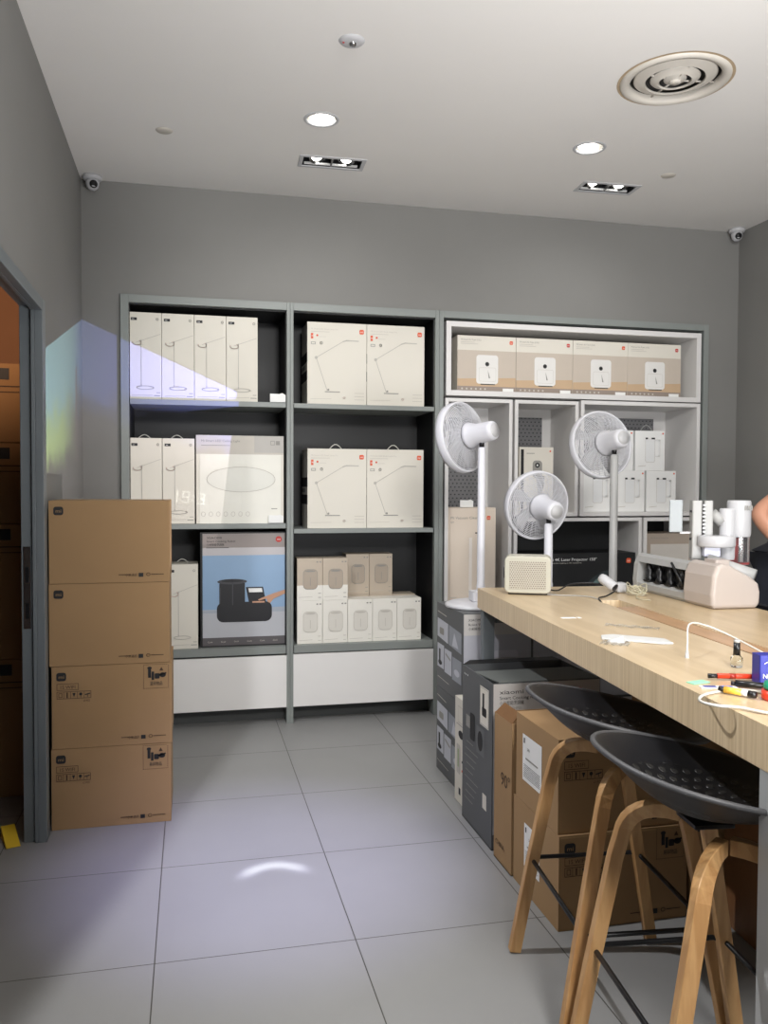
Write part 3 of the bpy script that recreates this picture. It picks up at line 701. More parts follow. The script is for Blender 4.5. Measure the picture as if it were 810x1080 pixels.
for k in range(4):
    H = zs[k+1]-zs[k]-.002; W = .468
    t = thing('cardboard_box', 'plain brown carton, %s of the tall stack beside the doorway' % ['bottom', 'second from bottom', 'second from top', 'top'][k], 'box', (-.318+dl[k], 3.55, zs[k]+.001), 0, 'brown cartons stacked by the doorway')
    MB().box(-W/2, W/2, 0, .36, 0, H, card_m).build('carton_body', t, bevel=.004)
    MB().box(-W/2+.004, W/2-.004, .155, .205, H, H+.0006, tape_m).build('packing_tape', t) if k == 3 else None
    p = Print((-W/2, -.0008, 0), (1, 0, 0), (0, 0, 1)); box_marks(p, W, H, k < 2)
    p.build('printed_marks', t)
# storeroom cartons
hz = [0, .62, 1.225, 1.585, 1.935]
for k in range(4):
    H = hz[k+1]-hz[k]-.003
    t = thing('cardboard_box', 'large storeroom carton behind the door frame, %s of the pile' % ['bottom', 'second from bottom', 'third from bottom', 'top'][k], 'box', (-.98, 3.98, hz[k]+.001), 0, 'cartons piled in the storeroom')
    MB().box(-.3, .3, 0, .5, 0, H, card_d).build('carton_body', t, bevel=.004)
    p = Print((-.3, -.0008, 0), (1, 0, 0), (0, 0, 1)); p.rect(.45, H-.07, .50, H-.02, ink); p.line([(.40, H-.10), (.57, H-.10)], .005, ink2); p.line([(.40, H-.125), (.54, H-.125)], .004, ink2); p.build('printed_marks', t)
# yellow door wedge
yel = mat('yellow_rubber', (222, 186, 52), .5, var=.03)
wd = MB(); wd.prism([(0, 0), (.13, 0), (.13, .004), (.0, .045)], -.026, .026, yel)
o = wd.build('door_wedge', None, (-.715, 3.535, .001), bevel=.003); o.rotation_euler = (0, 0, math.radians(-70)); tag(o, 'yellow rubber door wedge on the floor at the door frame', 'door wedge')

# ------------------------------------------------------------------ counter
TC = Vector((1.237, 3.5, 0)); TR = -math.radians(4.8)
tb = thing('counter_table', 'long light oak counter with thick edge and grey steel legs', 'table', TC, TR)
ZT0, ZT1 = .862, .95
TL, TW = 2.35, .88
def slab(x0, x1, y0, y1, m=None): return MB().box(x0, x1, y0, y1, ZT0, ZT1, edge_wood, top_wood)
tt = MB().box(0, .366, -TL, 0, ZT0, ZT1, edge_wood, top_wood)
tt.box(.366, TW, -.45, 0, ZT0, ZT1, edge_wood, top_wood).box(.462, TW, -TL, -.45, ZT0, ZT1, edge_wood, top_wood)
tt.build('tabletop', tb, bevel=.0015)
MB().box(.366, .462, -TL, -.45, .875, .905, dark_black).build('cable_channel', tb)
MB().box(.378, .460, -TL, -.62, .932, .9475, lid_wood).build('channel_lid', tb, bevel=.001)
leg_l = mat('lit_grey_leg', (176, 178, 178), .4)  # lighter copy for the near legs, their lit look put into the colour
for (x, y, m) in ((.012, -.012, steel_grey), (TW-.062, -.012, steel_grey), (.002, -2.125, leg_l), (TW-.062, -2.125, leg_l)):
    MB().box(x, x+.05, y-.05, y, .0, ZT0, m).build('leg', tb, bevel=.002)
MB().box(.07, TW-.07, -.05, -.02, .80, ZT0, steel_grey).build('crossbar', tb)
TM = Matrix.Translation(TC) @ Matrix.Rotation(TR, 4, 'Z')
def TP(x, y, z=.95): return TM @ Vector((x, y, z))

# ------------------------------------------------------------------ boxes under and behind the counter
gb_d = mat('carton_charcoal_side', (88, 90, 92), .5, var=.03); gb_f = mat('carton_lavender_grey', (178, 178, 186), .5, var=.01); gb_t = mat('carton_pale_top', (196, 192, 188), .5)
def vac_carton(label, loc, W, D, H, grp):
    t = thing('robot_vacuum_carton', label, 'box', loc, 0, grp)
    MB().box(-W/2, W/2, 0, D, 0, H, gb_d).build('carton_body', t, bevel=.002)
    p = Print((-W/2, -.0008, 0), (1, 0, 0), (0, 0, 1)); p.rect(.004, .004, W-.004, H-.004, gb_f); p.rect(.004, H-.10, W-.004, H-.004, gb_t, 2)
    p.text('XIAOMI', .025, H-.036, .012, ink, 3, .06); p.text('Robot Vacuum', .025, H-.056, .011, ink, 3, .10); p.text('小米掃地機', .025, H-.076, .011, ink, 3, .07)
    p.rr(W*.36, .05, W*.8, .24, .02, mat('dock_print', (196, 194, 202), .5), 3); p.line([(W*.36, .205), (W*.8, .205)], .002, greyink, 4)
    p.build('printed_front', t)
    s = Print((-W/2-.0008, D, 0), (0, -1, 0), (0, 0, 1))
    tile = mat('carton_picture_pale', (196, 198, 206), .5); tile2 = mat('carton_picture_grey', (150, 154, 162), .5)
    s.poly([(.012, H*.60), (D*.46, H*.57), (D*.46, H*.80), (.012, H*.82)], tile); s.poly([(D*.49, H*.57), (D-.015, H*.54), (D-.015, H*.77), (D*.49, H*.80)], tile2)
    s.rect(.012, H*.24, D*.30, H*.52, tile); s.rect(D*.325, H*.22, D*.60, H*.50, tile); s.rect(D*.625, H*.20, D-.015, H*.46, tile2)
    s.rr(D*.12, H*.64, D*.30, H*.72, .01, greyink, 2); s.poly([(D*.62, H*.58), (D*.86, H*.58), (D*.70, H*.74)], tile, 2)
    s.rect(D*.10, H*.32, D*.16, H*.46, ink, 2); s.ell(D*.15, H*.30, .03, .012, ink, 3); s.ell(D*.8, H*.30, .04, .016, tile, 2); s.line([(D*.38, H*.44), (D*.55, H*.40)], .010, greyink, 2)
    s.line([(.02, H*.90), (D*.4, H*.88)], .004, lightink); s.line([(.02, H*.12), (D*.5, H*.11)], .003, lightink)
    s.build('printed_side', t); return t
for k in range(3):
    for j in range(2):
        vac_carton('grey robot vacuum carton, %s of the column under the %s fan' % (['lower', 'upper'][j], ['left', 'middle', 'right'][k]), (1.3565+k*.335, 3.56, .001+j*.414), .332, .40, .412, 'robot vacuum cartons under the fans')
t = thing('tall_white_carton', 'tall slim white carton between two grey cartons beside the counter', 'box', (1.285, 3.375, .001))
MB().box(-.135, .135, 0, .165, 0, .465, white_box).build('carton_body', t, bevel=.002)
s = Print((-.1358, .165, 0), (0, -1, 0), (0, 0, 1)); s.ell(.09, .31, .035, .018, ink); s.rr(.03, .13, .08, .26, .01, lightink); s.rect(.045, .16, .06, .24, mat('green_print', (150, 170, 120), .5), 2); s.rect(.10, .15, .112, .16, orange); s.rect(.10, .19, .112, .2, ink); s.frame(.05, .36, .11, .43, .003, lightink); s.line([(.03, .35), (.12, .35)], .003, greyink); s.rect(.06, .04, .085, .07, ink)
s.build('printed_side', t)
# open cooking robot carton
t = thing('cooking_robot_carton', 'large charcoal and grey cooking robot carton with an open top beside the stools', 'box', (1.345, 2.99, .001))
W, D, H = .45, .355, .645
bm_ = MB(); bm_.box(-W/2, W/2, 0, .004, 0, H, gb_d).box(-W/2, W/2, D-.004, D, 0, H, gb_d).box(-W/2, -W/2+.004, .004, D-.004, 0, H, gb_d).box(W/2-.004, W/2, .004, D-.004, 0, H, gb_d).box(-W/2, W/2, 0, D, 0, .004, gb_d).box(-W/2+.004, W/2-.004, .004, D-.004, .50, .505, dark_black)
bm_.build('carton_body', t, bevel=.0008)
fl = mat('carton_flap_grey', (104, 108, 106), .5, var=.04)
MB().hexa([(-W/2+.03, .004, H-.001), (W/2-.004, .004, H-.001), (-W/2+.012, D-.10, H-.012), (W/2-.004, D-.10, H-.012), (-W/2+.03, .004, H+.003), (W/2-.004, .004, H+.003), (-W/2+.012, D-.10, H-.008), (W/2-.004, D-.10, H-.008)], fl).build('top_flap', t)
MB().hexa([(-W/2, D-.002, H-.001), (W/2, D-.002, H-.001), (-W/2+.04, D+.03, H+.008), (W/2-.03, D+.03, H+.008), (-W/2, D-.002, H+.002), (W/2, D-.002, H+.002), (-W/2+.04, D+.03, H+.011), (W/2-.03, D+.03, H+.011)], dark_black).build('rear_flap', t)
p = Print((-W/2, -.0008, 0), (1, 0, 0), (0, 0, 1)); p.rect(.004, .06, W-.004, H-.002, mat('carton_light_grey_front', (168, 170, 174), .5)); p.rect(.004, H-.135, W-.004, H-.002, gb_t, 2)
p.text('xiaomi', .028, H-.042, .017, ink, 3, .098); p.text('Smart Cooking Robot', .028, H-.063, .013, ink, 3, .175); p.text('小米智能烹調機', .028, H-.083, .013, ink, 3, .10); p.text('Kaedah ZHF01', .028, H-.102, .010, greyink, 3, .09)
p.ell(.36, H-.05, .02, .02, red_p, 3); p.text('mi', .348, H-.056, .012, white_p, 4, .024); p.build('printed_front', t)
s = Print((-W/2-.0008, D, 0), (0, -1, 0), (0, 0, 1))
s.rect(D-.135, H-.19, D-.035, H-.035, white_box); s.rect(D-.105, H-.12, D-.085, H-.06, ink, 2); s.rr(D-.11, H-.15, D-.06, H-.115, .006, ink, 2); s.frame(D-.13, H-.185, D-.04, H-.04, .002, greyink, 2)
s.rect(D-.10, .13, D-.055, .19, white_box); s.rect(.05, .40, .10, .45, greyink)
for k in range(9): s.line([(.04+.01*(k % 3), .10+.03*k), (.14+.02*(k % 4), .10+.03*k)], .003, greyink)
s.rr(.10, .36, .16, .47, .012, ink, 1); s.rect(.18, .33, .27, .44, mat('carton_dim_picture', (104, 106, 108), .5)); s.ell(.225, .385, .03, .04, ink, 2)
for k in range(3): s.ell(.03+.02*k, H-.03, .004, .004, white_p, 2, 8)
s.build('printed_side', t)
# brown cartons
def brown(label, loc, W, D, H, kind=True, rz=0, grp='brown cartons under the counter'):
    t = thing('cardboard_box', label, 'box', loc, rz, grp)
    MB().box(-W/2, W/2, 0, D, 0, H, card_m).build('carton_body', t, bevel=.004)
    p = Print((-W/2, -.0008, 0), (1, 0, 0), (0, 0, 1)); box_marks(p, W, H, kind); p.rect(0.004, H-.008, W-.004, H-.003, tape_m, 1); p.build('printed_marks', t)
    return t
def ship_label(t, W, D, u, v, w_=.13, h_=.15):
    s = Print((-W/2-.0008, D, 0), (0, -1, 0), (0, 0, 1)); s.rect(u, v, u+w_, v+h_, white_p)
    s.rect(u+.01, v+h_-.03, u+.02, v+h_-.012, ink, 2); s.text('S/N', u+.04, v+h_-.05, .010, ink, 2); s.line([(u+.03, v+h_*.5), (u+w_*.8, v+h_*.5)], .006, greyink, 2)
    for k in range(8): s.line([(u+.012, v+.015+.006*k), (u+w_-.012, v+.015+.006*k)], .0016, ink, 2)
    s.build('shipping_label', t)
t = brown('brown carton on the floor behind the stools, lower of the pair', (1.345, 2.39, .001), .45, .375, .303); ship_label(t, .45, .375, .10, .09)
t = brown('brown carton behind the near stools, upper one with white shipping label', (1.345, 2.40, .306), .45, .345, .300); ship_label(t, .45, .345, .06, .08, .16, .16)
t = thing('cardboard_box', 'brown carton with raised flap between grey carton and brown pair', 'box', (1.34, 2.775, .001), 0, 'brown cartons under the counter')
MB().box(-.225, .225, 0, .004, 0, .55, card_m).box(-.225, .225, .171, .175, 0, .55, card_m).box(-.225, -.221, .004, .171, 0, .55, card_m).box(.221, .225, .004, .171, 0, .55, card_m).box(-.221, .221, .004, .171, .45, .455, card_in).box(-.225, .225, 0, .175, 0, .004, card_m).build('carton_body', t)
MB().hexa([(-.225, .006, .550), (-.225, .169, .550), (-.19, .004, .585), (-.19, .165, .585), (-.222, .006, .549), (-.222, .169, .549), (-.187, .004, .584), (-.187, .165, .584)], card_in).build('raised_flap', t)
s = Print((-.2258, .175, 0), (0, -1, 0), (0, 0, 1)); s.text('90°', .07, .30, .05, ink2, 1, .09); s.text('CHINA', .02, .06, .02, ink2, 1, .09); s.build('printed_marks', t)
brown('brown carton under the far right side of the counter', (1.83, 2.42, .001), .46, .40, .32, False)
brown('brown carton stacked on the far right carton under the counter', (1.83, 2.43, .323), .45, .38, .30, False)
t = thing('storage_cupboard', 'brown wooden panelled cupboard under the right side of the counter', 'cupboard', (1.80, 1.95, .001), TR)
MB().box(-.16, .16, 0, .38, 0, .76, mat('brown_wood_cupboard', (128, 88, 56), .5, var=.12, scale=4, stretch=(6, 6, .8))).build('cupboard_body', t, bevel=.003)
MB().box(-.157, .157, -.018, -.001, .02, .74, mat('brown_wood_door', (140, 98, 62), .45, var=.12, scale=4, stretch=(6, 6, .8))).build('door', t, bevel=.003)

# ------------------------------------------------------------------ stools
def stool(label, loc, rz):
    t = thing('bar_stool', label, 'stool', loc, rz, 'black shell bar stools')
    A, Bd = .235, .225
    mb = MB(); NT, NR = 48, 14; vs = []; fs = []
    def rimh(th):
        c = math.cos(th)      # local -x is the back
        return .783 - .052*c
    zs = .693
    def pt(r, th, off=0):
        se = 1.0/((abs(math.cos(th))**2.25+abs(math.sin(th))**2.25)**(1/2.25))
        x = r*Bd*math.cos(th)*se; y = r*A*math.sin(th)*se
        z = zs + (rimh(th)-zs)*(r**2.1) + off
        return (x*(1+.04*(r > .9)), y, z)
    vs.append((0, 0, zs))
    for i in range(1, NR+1):
        for k in range(NT): vs.append(pt(i/NR, 2*PI*k/NT))
    for k in range(NT): fs.append((0, 1+k, 1+(k+1) % NT))
    for i in range(NR-1):
        for k in range(NT): a = 1+i*NT+k; b_ = 1+i*NT+(k+1) % NT; fs.append((a, b_, b_+NT, a+NT))
    npad = sum(1 for f in fs[:NT*10])
    mb.add(vs, fs[:npad], seat_pad_m, True); b0 = 0
    i2 = mb.idx(shell_m)
    for f in fs[npad:]: mb.f.append(f); mb.mi.append(i2); mb.sm.append(True)
    sh = mb.build('seat_shell', t, fix=False)
    so = sh.modifiers.new('solid', 'SOLIDIFY'); so.thickness = .009; so.offset = -1; so.material_offset = 0
    sub = sh.modifiers.new('sub', 'SUBSURF'); sub.levels = 1; sub.render_levels = 1
    rp = [Vector(pt(1, 2*PI*k/NT)) for k in range(NT)]
    MB().tube(rp, .0062, rim_m, 8, True).build('shell_rim', t)
    MB().box(-.045, .045, -.045, .045, .672, .682, black_mt).build('mounting_plate', t, bevel=.003)
    sec = [(-.017, -.013), (.017, -.013), (.017, .013), (-.017, .013)]
    ring = []
    for sx in (-1, 1):
        for sy in (-1, 1):
            pts = [Vector((sx*.215, sy*.221, .004)), Vector((sx*.172, sy*.208, .25)), Vector((sx*.122, sy*.192, .52))]
            c0, c1_, c2_ = Vector((sx*.110, sy*.188, .570)), Vector((sx*.098, sy*.172, .664)), Vector((sx*.01, sy*.09, .657))
            for q in range(1, 9):
                u = q/8; pts.append((c0*(1-u)**2 + c1_*2*u*(1-u) + c2_*u*u))
            MB().tube(pts, 0, leg_wood, sec=sec, up=(0, sy, 0)).build('leg', t, bevel=.002)
    z = .285
    q = [(-.166, -.205), (-.145, -.222), (.145, -.222), (.166, -.205), (.166, .205), (.145, .222), (-.145, .222), (-.166, .205)]
    MB().tube([(a, b_, z) for a, b_ in q], .0065, black_mt, 8, True).build('footrest_ring', t)
    return t
SR = -math.radians(6)
s1 = stool('black shell bar stool with oak legs, farther of the two at the counter', (1.135, 2.075, 0), SR)
s2 = dup(s1, (1.089, 1.592, 0), 'black shell bar stool with oak legs, nearest the camera', SR)
s3 = dup(s1, (2.34, 1.75, 0), 'black shell bar stool with oak legs on the far side of the counter', PI+SR)

# ------------------------------------------------------------------ fans
fan_pl = mat('fan_white_plastic', (206, 206, 210), .38, var=.01); fan_grey = mat('fan_pale_plastic', (186, 186, 186), .4, var=.01)
def fan(label, loc, az, tilt, hz, rp=.0185, pole_m=None):
    pole_m = pole_m or fan_pl
    t = thing('pedestal_fan', label, 'fan', loc, 0, 'white pedestal fans')
    MB().lathe([(0, 0), (.166, 0), (.170, .006), (.169, .014), (.154, .021), (0, .026)], fan_pl, n=48).build('base', t)
    MB().box(-.05, .05, -.035, .035, .024, .075, fan_pl).build('pole_socket', t, bevel=.01, seg=3)
    MB().lathe([(rp*1.12, .07), (rp*1.12, .10), (rp, .11), (rp*.96, hz-.075), (rp*.7, hz-.068), (0, hz-.067)], pole_m, n=24).build('pole', t)
    MB().cyl((0, 0, hz-.07), (0, 0, hz-.03), .012, .012, black_pl, 16).build('hinge', t)
    # head: local +Y forward
    h = bpy.data.objects.new('fan_head', None)
    R_ = Matrix.Rotation(-math.radians(az), 4, 'Z') @ Matrix.Rotation(math.radians(tilt), 4, 'X')
    Tm = Matrix.Translation((0, 0, hz)) @ R_
    def mk(): m = MB(); m.T = Tm; return m
    ax = Vector((0, 1, 0))
    # motor housing
    hs = mk().lathe([(0, 0), (.034, .0), (.043, .005), (.047, .02), (.049, .10), (.060, .135), (.066, .148), (0, .150)], fan_pl, (0, -.075, 0), ax, 36).build('motor_housing', t)
    mk().lathe([(0, -.001), (.033, -.001), (.033, .001)], fan_grey, (0, -.0755, 0), ax, 32).build('end_cap', hs)
    RG = .166
    g = mk(); yb = .078
    for k in range(14):
        r = .068+(RG-.068)*k/13; y = yb+.030*((r-.066)/(RG-.066))**2
        g.tube([(r*math.cos(a), y, r*math.sin(a)) for a in [2*PI*q/48 for q in range(48)]], .0021, fan_pl, 4, True)
    for k in range(30):
        pts = []
        for i in range(5):
            r = .062+(RG-.062)*i/4; a = 2*PI*k/30 + .35*i/4; y = yb+.030*((r-.066)/(RG-.066))**2
            pts.append((r*math.cos(a), y, r*math.sin(a)))
        g.tube(pts, .0013, fan_pl, 4)
    g.build('rear_grille', t)
    mk().lathe([(RG-.004, 0), (RG, -.004), (RG+.006, .0), (RG+.007, .03), (RG+.003, .045), (RG-.002, .045), (RG-.004, 0)], fan_pl, (0, .104, 0), ax, 64).build('guard_rim', t)
    g = mk()
    for k in range(5):
        r = .03+(RG-.03)*k/4; y = .165-.018*(r/RG)**2
        g.tube([(r*math.cos(a), y, r*math.sin(a)) for a in [2*PI*q/40 for q in range(40)]], .0011, fan_pl, 3, True)
    for k in range(30):
        g.tube([(.028*math.cos(a), .165, .028*math.sin(a)) for a in [2*PI*k/30]] + [(RG*math.cos(2*PI*k/30-.3), .147, RG*math.sin(2*PI*k/30-.3))], .0010, fan_pl, 3)
    g.lathe([(0, .163), (.03, .163), (.03, .168), (0, .170)], fan_pl, (0, 0, 0), ax, 24)
    g.build('front_grille', t)
    b = mk(); nb = 5
    for k in range(nb):
        a0 = 2*PI*k/nb; vs = []; fs = []
        for i in range(6):
            r = .025+.125*i/5
            for j in range(5):
                aw = (.55-.12*abs(i-2.5)/2.5)*(j/4-.5)+a0+.25*i/5; yy = .128-.014*(j/4-.5)*2
                vs.append((r*math.cos(aw), yy, r*math.sin(aw)))
        for i in range(5):
            for j in range(4): q = i*5+j; fs.append((q, q+1, q+6, q+5))
        b.add(vs, fs, fan_grey, True)
    b.lathe([(0, .108), (.03, .108), (.03, .145), (0, .15)], fan_grey, (0, 0, 0), ax, 24)
    bo = b.build('blades', t, fix=False); so = bo.modifiers.new('solid', 'SOLIDIFY'); so.thickness = .002
    bpy.data.objects.remove(h)
    return t
ZB = .828
fan('white pedestal fan turned leftmost, standing at the left end of the counter', (1.345, 3.76, ZB), -34, -8, .825)
fan('white fan with the shortest pole, rising behind the cream perforated projector', (1.690, 3.76, ZB), -6, 8, .462, .021)
fan('white pedestal fan on a tall grey pole in front of the kettle cartons', (2.035, 3.76, ZB), -6, -8, .80, .020, grey_pl)

# ------------------------------------------------------------------ things on the counter
def rbox(x0, x1, y0, y1, z0, z1, r, m):
    pts = []
    for cx, cy, a in ((x1-r, z1-r, 0), (x0+r, z1-r, PI/2), (x0+r, z0+r, PI), (x1-r, z0+r, 1.5*PI)):
        for k in range(7): q = a+PI/2*k/6; pts.append((cx+r*math.cos(q), cy+r*math.sin(q)))
    return MB().prism(pts, y0, y1, m)
t = thing('portable_projector', 'small cream projector with perforated sides on the far end of the counter', 'projector', (1.384, 3.281, .951), -math.radians(24.5))
rbox(-.095, .095, -.065, .065, .006, .160, .022, cream_pl).build('projector_body', t, bevel=.006, seg=3)
MB().box(-.075, .075, -.0665, -.0640, .022, .138, grille_m).build('perforated_grille', t, bevel=.001)
MB().box(-.08, .08, -.05, .05, 0, .007, black_pl).build('rubber_feet', t)
MB().cyl((-.0952, .0, .085), (-.101, .0, .085), .024, .024, black_pl).build('lens', t)
# machine with black rollers
t = thing('floor_cleaner_base', 'large rounded white appliance lying on the counter with black rollers inside', 'appliance', (1.87, 2.70, .951), math.radians(-2))
prof = [(.004, .0), (-.006, .012), (-.010, .05), (-.004, .12), (.012, .158), (.036, .168), (.065, .162), (.155, .115), (.184, .092), (.192, .06), (.190, .02), (.180, .0)]
MB().prism(prof, 0, .20, warm_pl).build('end_housing', t, bevel=.014, seg=3, angle=.9)
prof2 = [(a+.006 if a < .1 else a-.01, b_*.96) for a, b_ in prof]
frm = MB()
frm.prism([(.010, 0), (.002, .012), (.0, .035), (.014, .045), (.175, .045), (.175, 0)], .202, .59, grey_pl)
frm.prism([(.006, .125), (.014, .150), (.036, .160), (.155, .108), (.180, .08), (.182, .03), (.176, .03), (.155, .08), (.05, .125)], .202, .59, grey_pl)
frm.prism(prof2, .575, .61, grey_pl)
frm.build('housing_frame', t)
MB().box(.045, .15, .204, .574, .045, .10, dark_black).box(.04, .05, .204, .574, .045, .125, dark_black).build('black_cavity', t)
for k in range(4):
    MB().lathe([(.013, 0), (.020, .012), (.010, .024), (.016, .045), (.007, .07), (0, .075)], black_pl, (.022, .255+k*.085, .047), (.06, .1, 1), 14).build('roller', t)
    MB().box(.004, .036, .232+k*.085, .282+k*.085, .0455, .052, black_pl).build('roller_foot', t, bevel=.003)
MB().cyl((.012, .225, .055), (.0, .30, .145), .006, .005, black_pl, 10).build('black_lever', t)
MB().tube([(.03, .31, .055), (.01, .27, .10), (.012, .24, .12), (.016, .225, .08), (.03, .22, .056)], .0025, black_pl).build('black_hose', t)
o = MB().box(.03, .09, .04, .12, .150, .178, warm_pl).build('top_cover', t, bevel=.008, seg=3)
MB().cyl((.075, .16, .168), (.186, .03, .118), .024, .024, grey_pl, 28).build('side_roller', t)
# upright hand vacuum standing behind/above
t = thing('handheld_vacuum', 'white handheld vacuum with red dust cup and ribbed brush upright on the appliance', 'vacuum cleaner', (2.0, 2.93, 1.115), math.radians(-22))
MB().box(-.069, -.031, -.03, .03, .0, .232, grey_pl).build('brush_bar_housing', t, bevel=.006, seg=3)
MB().box(-.024, .010, -.03, .03, .03, .232, grey_pl).build('brush_cover', t, bevel=.006, seg=3)
cb = MB()
for k in range(12): cb.box(-.030, -.019, -.034, -.02, .045+k*.015, .053+k*.015, white_pl)
cb.build('brush_bristles', t, bevel=.001)
cb = MB()
for k in range(2): cb.cyl((-.069, -.02, .08+.11*k), (-.077, -.02, .08+.11*k), .004, .004, black_pl, 8)
cb.build('contact_studs', t)
MB().box(-.152, -.100, -.006, .0, .105, .234, mat('pale_blue_grey_panel', (136, 142, 144), .3)).build('side_panel', t, bevel=.003)
MB().box(-.11, -.069, -.004, .004, .10, .108, white_pl).build('panel_arm', t)
MB().cyl((.010, 0, .185), (.050, -.01, .145), .020, .022, grey_pl, 24).build('connector_tube', t)
MB().lathe([(.028, .0), (.030, .01), (.030, .195), (.026, .202), (0, .203)], white_pl, (.068, -.005, 0), n=30).build('motor_body', t)
MB().lathe([(.042, .09), (.045, .10), (.045, .225), (.042, .233), (0, .234)], white_pl, (.118, .02, 0), n=30).build('cyclone_body', t)
glass = mat('clear_dust_cup', (236, 236, 240), .08, trans=.95)
MB().lathe([(.041, -.02), (.041, .089)], glass, (.118, .02, 0), n=30).build('dust_cup', t)
MB().lathe([(0, -.015), (.026, -.015), (.028, .086), (0, .087)], mat('red_filter', (190, 46, 40), .4), (.090, .018, 0), n=20).lathe([(.038, -.019), (.038, -.012), (0, -.012)], mat('red_filter', (190, 46, 40), .4), (.118, .02, 0), n=20).build('red_filter_core', t)
MB().lathe([(0, .052), (.060, .052), (.064, .058), (.064, .09), (.060, .096), (0, .096)], white_pl, (.02, -.045, 0), n=36, sx=1.1).build('round_cover', t)
MB().box(-.03, .03, -.07, -.02, .015, .050, mat('pale_lilac_plastic', (214, 216, 232), .4)).build('battery_pack', t, bevel=.003)
cb = MB()
for k in range(4): cb.box(.128+.008*k, .132+.008*k, -.0265, -.024, .195, .213, greyink)
cb.build('vent_slots', t)
# small security camera and cables
t = thing('indoor_camera', 'small white tube camera lying beside the pole of the tall fan', 'camera', TP(.525, -.23, .951), 0)
MB().lathe([(.0, 0), (.018, .0), (.021, .004), (.022, .065), (.018, .082), (0, .086)], white_pl, (.0, -.03, .024), (-.35, .75, .42), 28).build('camera_body', t)
MB().lathe([(0, -.0015), (.016, -.0015), (.016, .001)], black_pl, (0, -.03, .024), (-.35, .75, .42), 24).build('lens', t)
MB().box(.018, .062, -.02, .03, 0, .04, white_pl).build('camera_foot', t, bevel=.008, seg=3)
def bez(P, n=10):
    out = []
    for i in range(len(P)-1):
        p0 = Vector(P[max(i-1, 0)]); p1 = Vector(P[i]); p2 = Vector(P[i+1]); p3 = Vector(P[min(i+2, len(P)-1)])
        for k in range(n):
            u = k/n; out.append(.5*((2*p1)+(-p0+p2)*u+(2*p0-5*p1+4*p2-p3)*u*u+(-p0+3*p1-3*p2+p3)*u**3))
    out.append(Vector(P[-1])); return out
def cable(name, label, P, r, m, cat='cable', grp=None, plug=None):
    mb = MB().tube(bez(P), r, m, 8)
    t = thing(name, label, cat, tuple(P[0]), 0, grp)
    rel(mb, P[0]).build('cable_sheath', t)
    if plug:
        a = Vector(P[0]); d = (Vector(P[1])-a).normalized(); MB().cyl(-d*.016, d*.014, r*2.2, r*1.6, plug, 12).build('plug', t)
    return t
cable('power_cable', 'black power cable looping from the cream projector into the counter slot', [TP(.235, -.245, .972), TP(.29, -.22, .962), TP(.37, -.17, .982), TP(.47, -.18, .985), TP(.515, -.28, .970), TP(.45, -.36, .956), TP(.39, -.42, .955), TP(.376, -.48, .945), TP(.372, -.56, .915)], .0032, cable_b, plug=black_pl)
cable('white_cable', 'thin white cable running flat from the projector along the counter', [TP(.215, -.27, .953), TP(.28, -.31, .953), TP(.34, -.33, .953), TP(.38, -.41, .953), TP(.3715, -.50, .93)], .002, grey_pl, grp='thin white cables')
rnd = random.Random(3); P = []
for k in range(34):
    a = k*1.35; rr_ = .02+.03*rnd.random(); P.append(TP(.60+rr_*math.cos(a)*1.0, -.31+rr_*math.sin(a), .954+.05*abs(math.sin(k*1.7))*rnd.random()))
P += [TP(.55, -.42, .954), TP(.57, -.50, .954)]
cable('tangled_cable', 'tangled cream cable bundle on the counter beside the white appliance', P, .0016, mat('cream_cable_sheath', (196, 190, 164), .45), plug=white_pl)
cable('white_cable', 'white charging cable arching over the counter beside the clear bottle', [TP(.166, -1.54, .955), TP(.172, -1.53, .985), TP(.215, -1.46, 1.025), TP(.29, -1.42, 1.012), TP(.345, -1.47, .985), TP(.37, -1.62, .955)], .0026, cable_w, grp='thin white cables', plug=white_pl)
cable('white_cable', 'white cable hanging in a loose loop over the front edge of the counter', [TP(.20, -2.16, .9535), TP(.06, -2.09, .9545), TP(.012, -2.04, .956), TP(-.028, -2.03, .958), TP(-.046, -2.00, .958), TP(-.034, -1.965, .957), TP(.0, -1.929, .9555), TP(.05, -1.902, .9535), TP(.105, -1.893, .9535), TP(.14, -1.93, .9535)], .003, cable_w, grp='thin white cables')
# flat paper packet
t = thing('paper_packet', 'crumpled white paper packet lying on the middle of the counter', 'packet', TP(.145, -1.295, .9505), TR-.55)
pk = MB().prism([(-.10, -.03), (.07, -.035), (.10, -.02), (.07, .04), (-.08, .05), (-.11, .02)], 0, .006, mat('soft_white_paper', (200, 200, 198), .6), axis='Z')
pk.build('packet_body', t, bevel=.002)
MB().hexa([(-.08, -.065, .001), (-.03, -.07, .001), (-.075, -.03, .006), (-.03, -.035, .006), (-.078, -.06, .003), (-.035, -.064, .022), (-.07, -.03, .009), (-.03, -.035, .011)], mat('soft_white_paper', (200, 200, 198), .6)).build('folded_corner', t)
clear = mat('clear_film', (236, 240, 240), .05, trans=.9, alpha=.45)
for lb, x, y, sx, sy in (('clear plastic film scrap near the middle of the counter', .23, -1.07, .085, .018), ('clear plastic sleeve sticking out beside the paper packet', .060, -1.33, .04, .035)):
    mb = MB(); n = 12; vs = []; fs = []
    for i in range(n+1):
        for j in range(3): vs.append((-sx+2*sx*i/n, -sy+sy*j, .0012+.004*abs(math.sin(i*2.1+j)))) 
    for i in range(n):
        for j in range(2): q = i*3+j; fs.append((q, q+1, q+4, q+3))
    mb.add(vs, fs, clear, False); o = mb.build('plastic_film', None, TP(x, y, .9502)); o.rotation_euler = (0, 0, TR-.6)
    so = o.modifiers.new('solid', 'SOLIDIFY'); so.thickness = .0008; tag(o, lb, 'plastic film', 'clear plastic scraps')
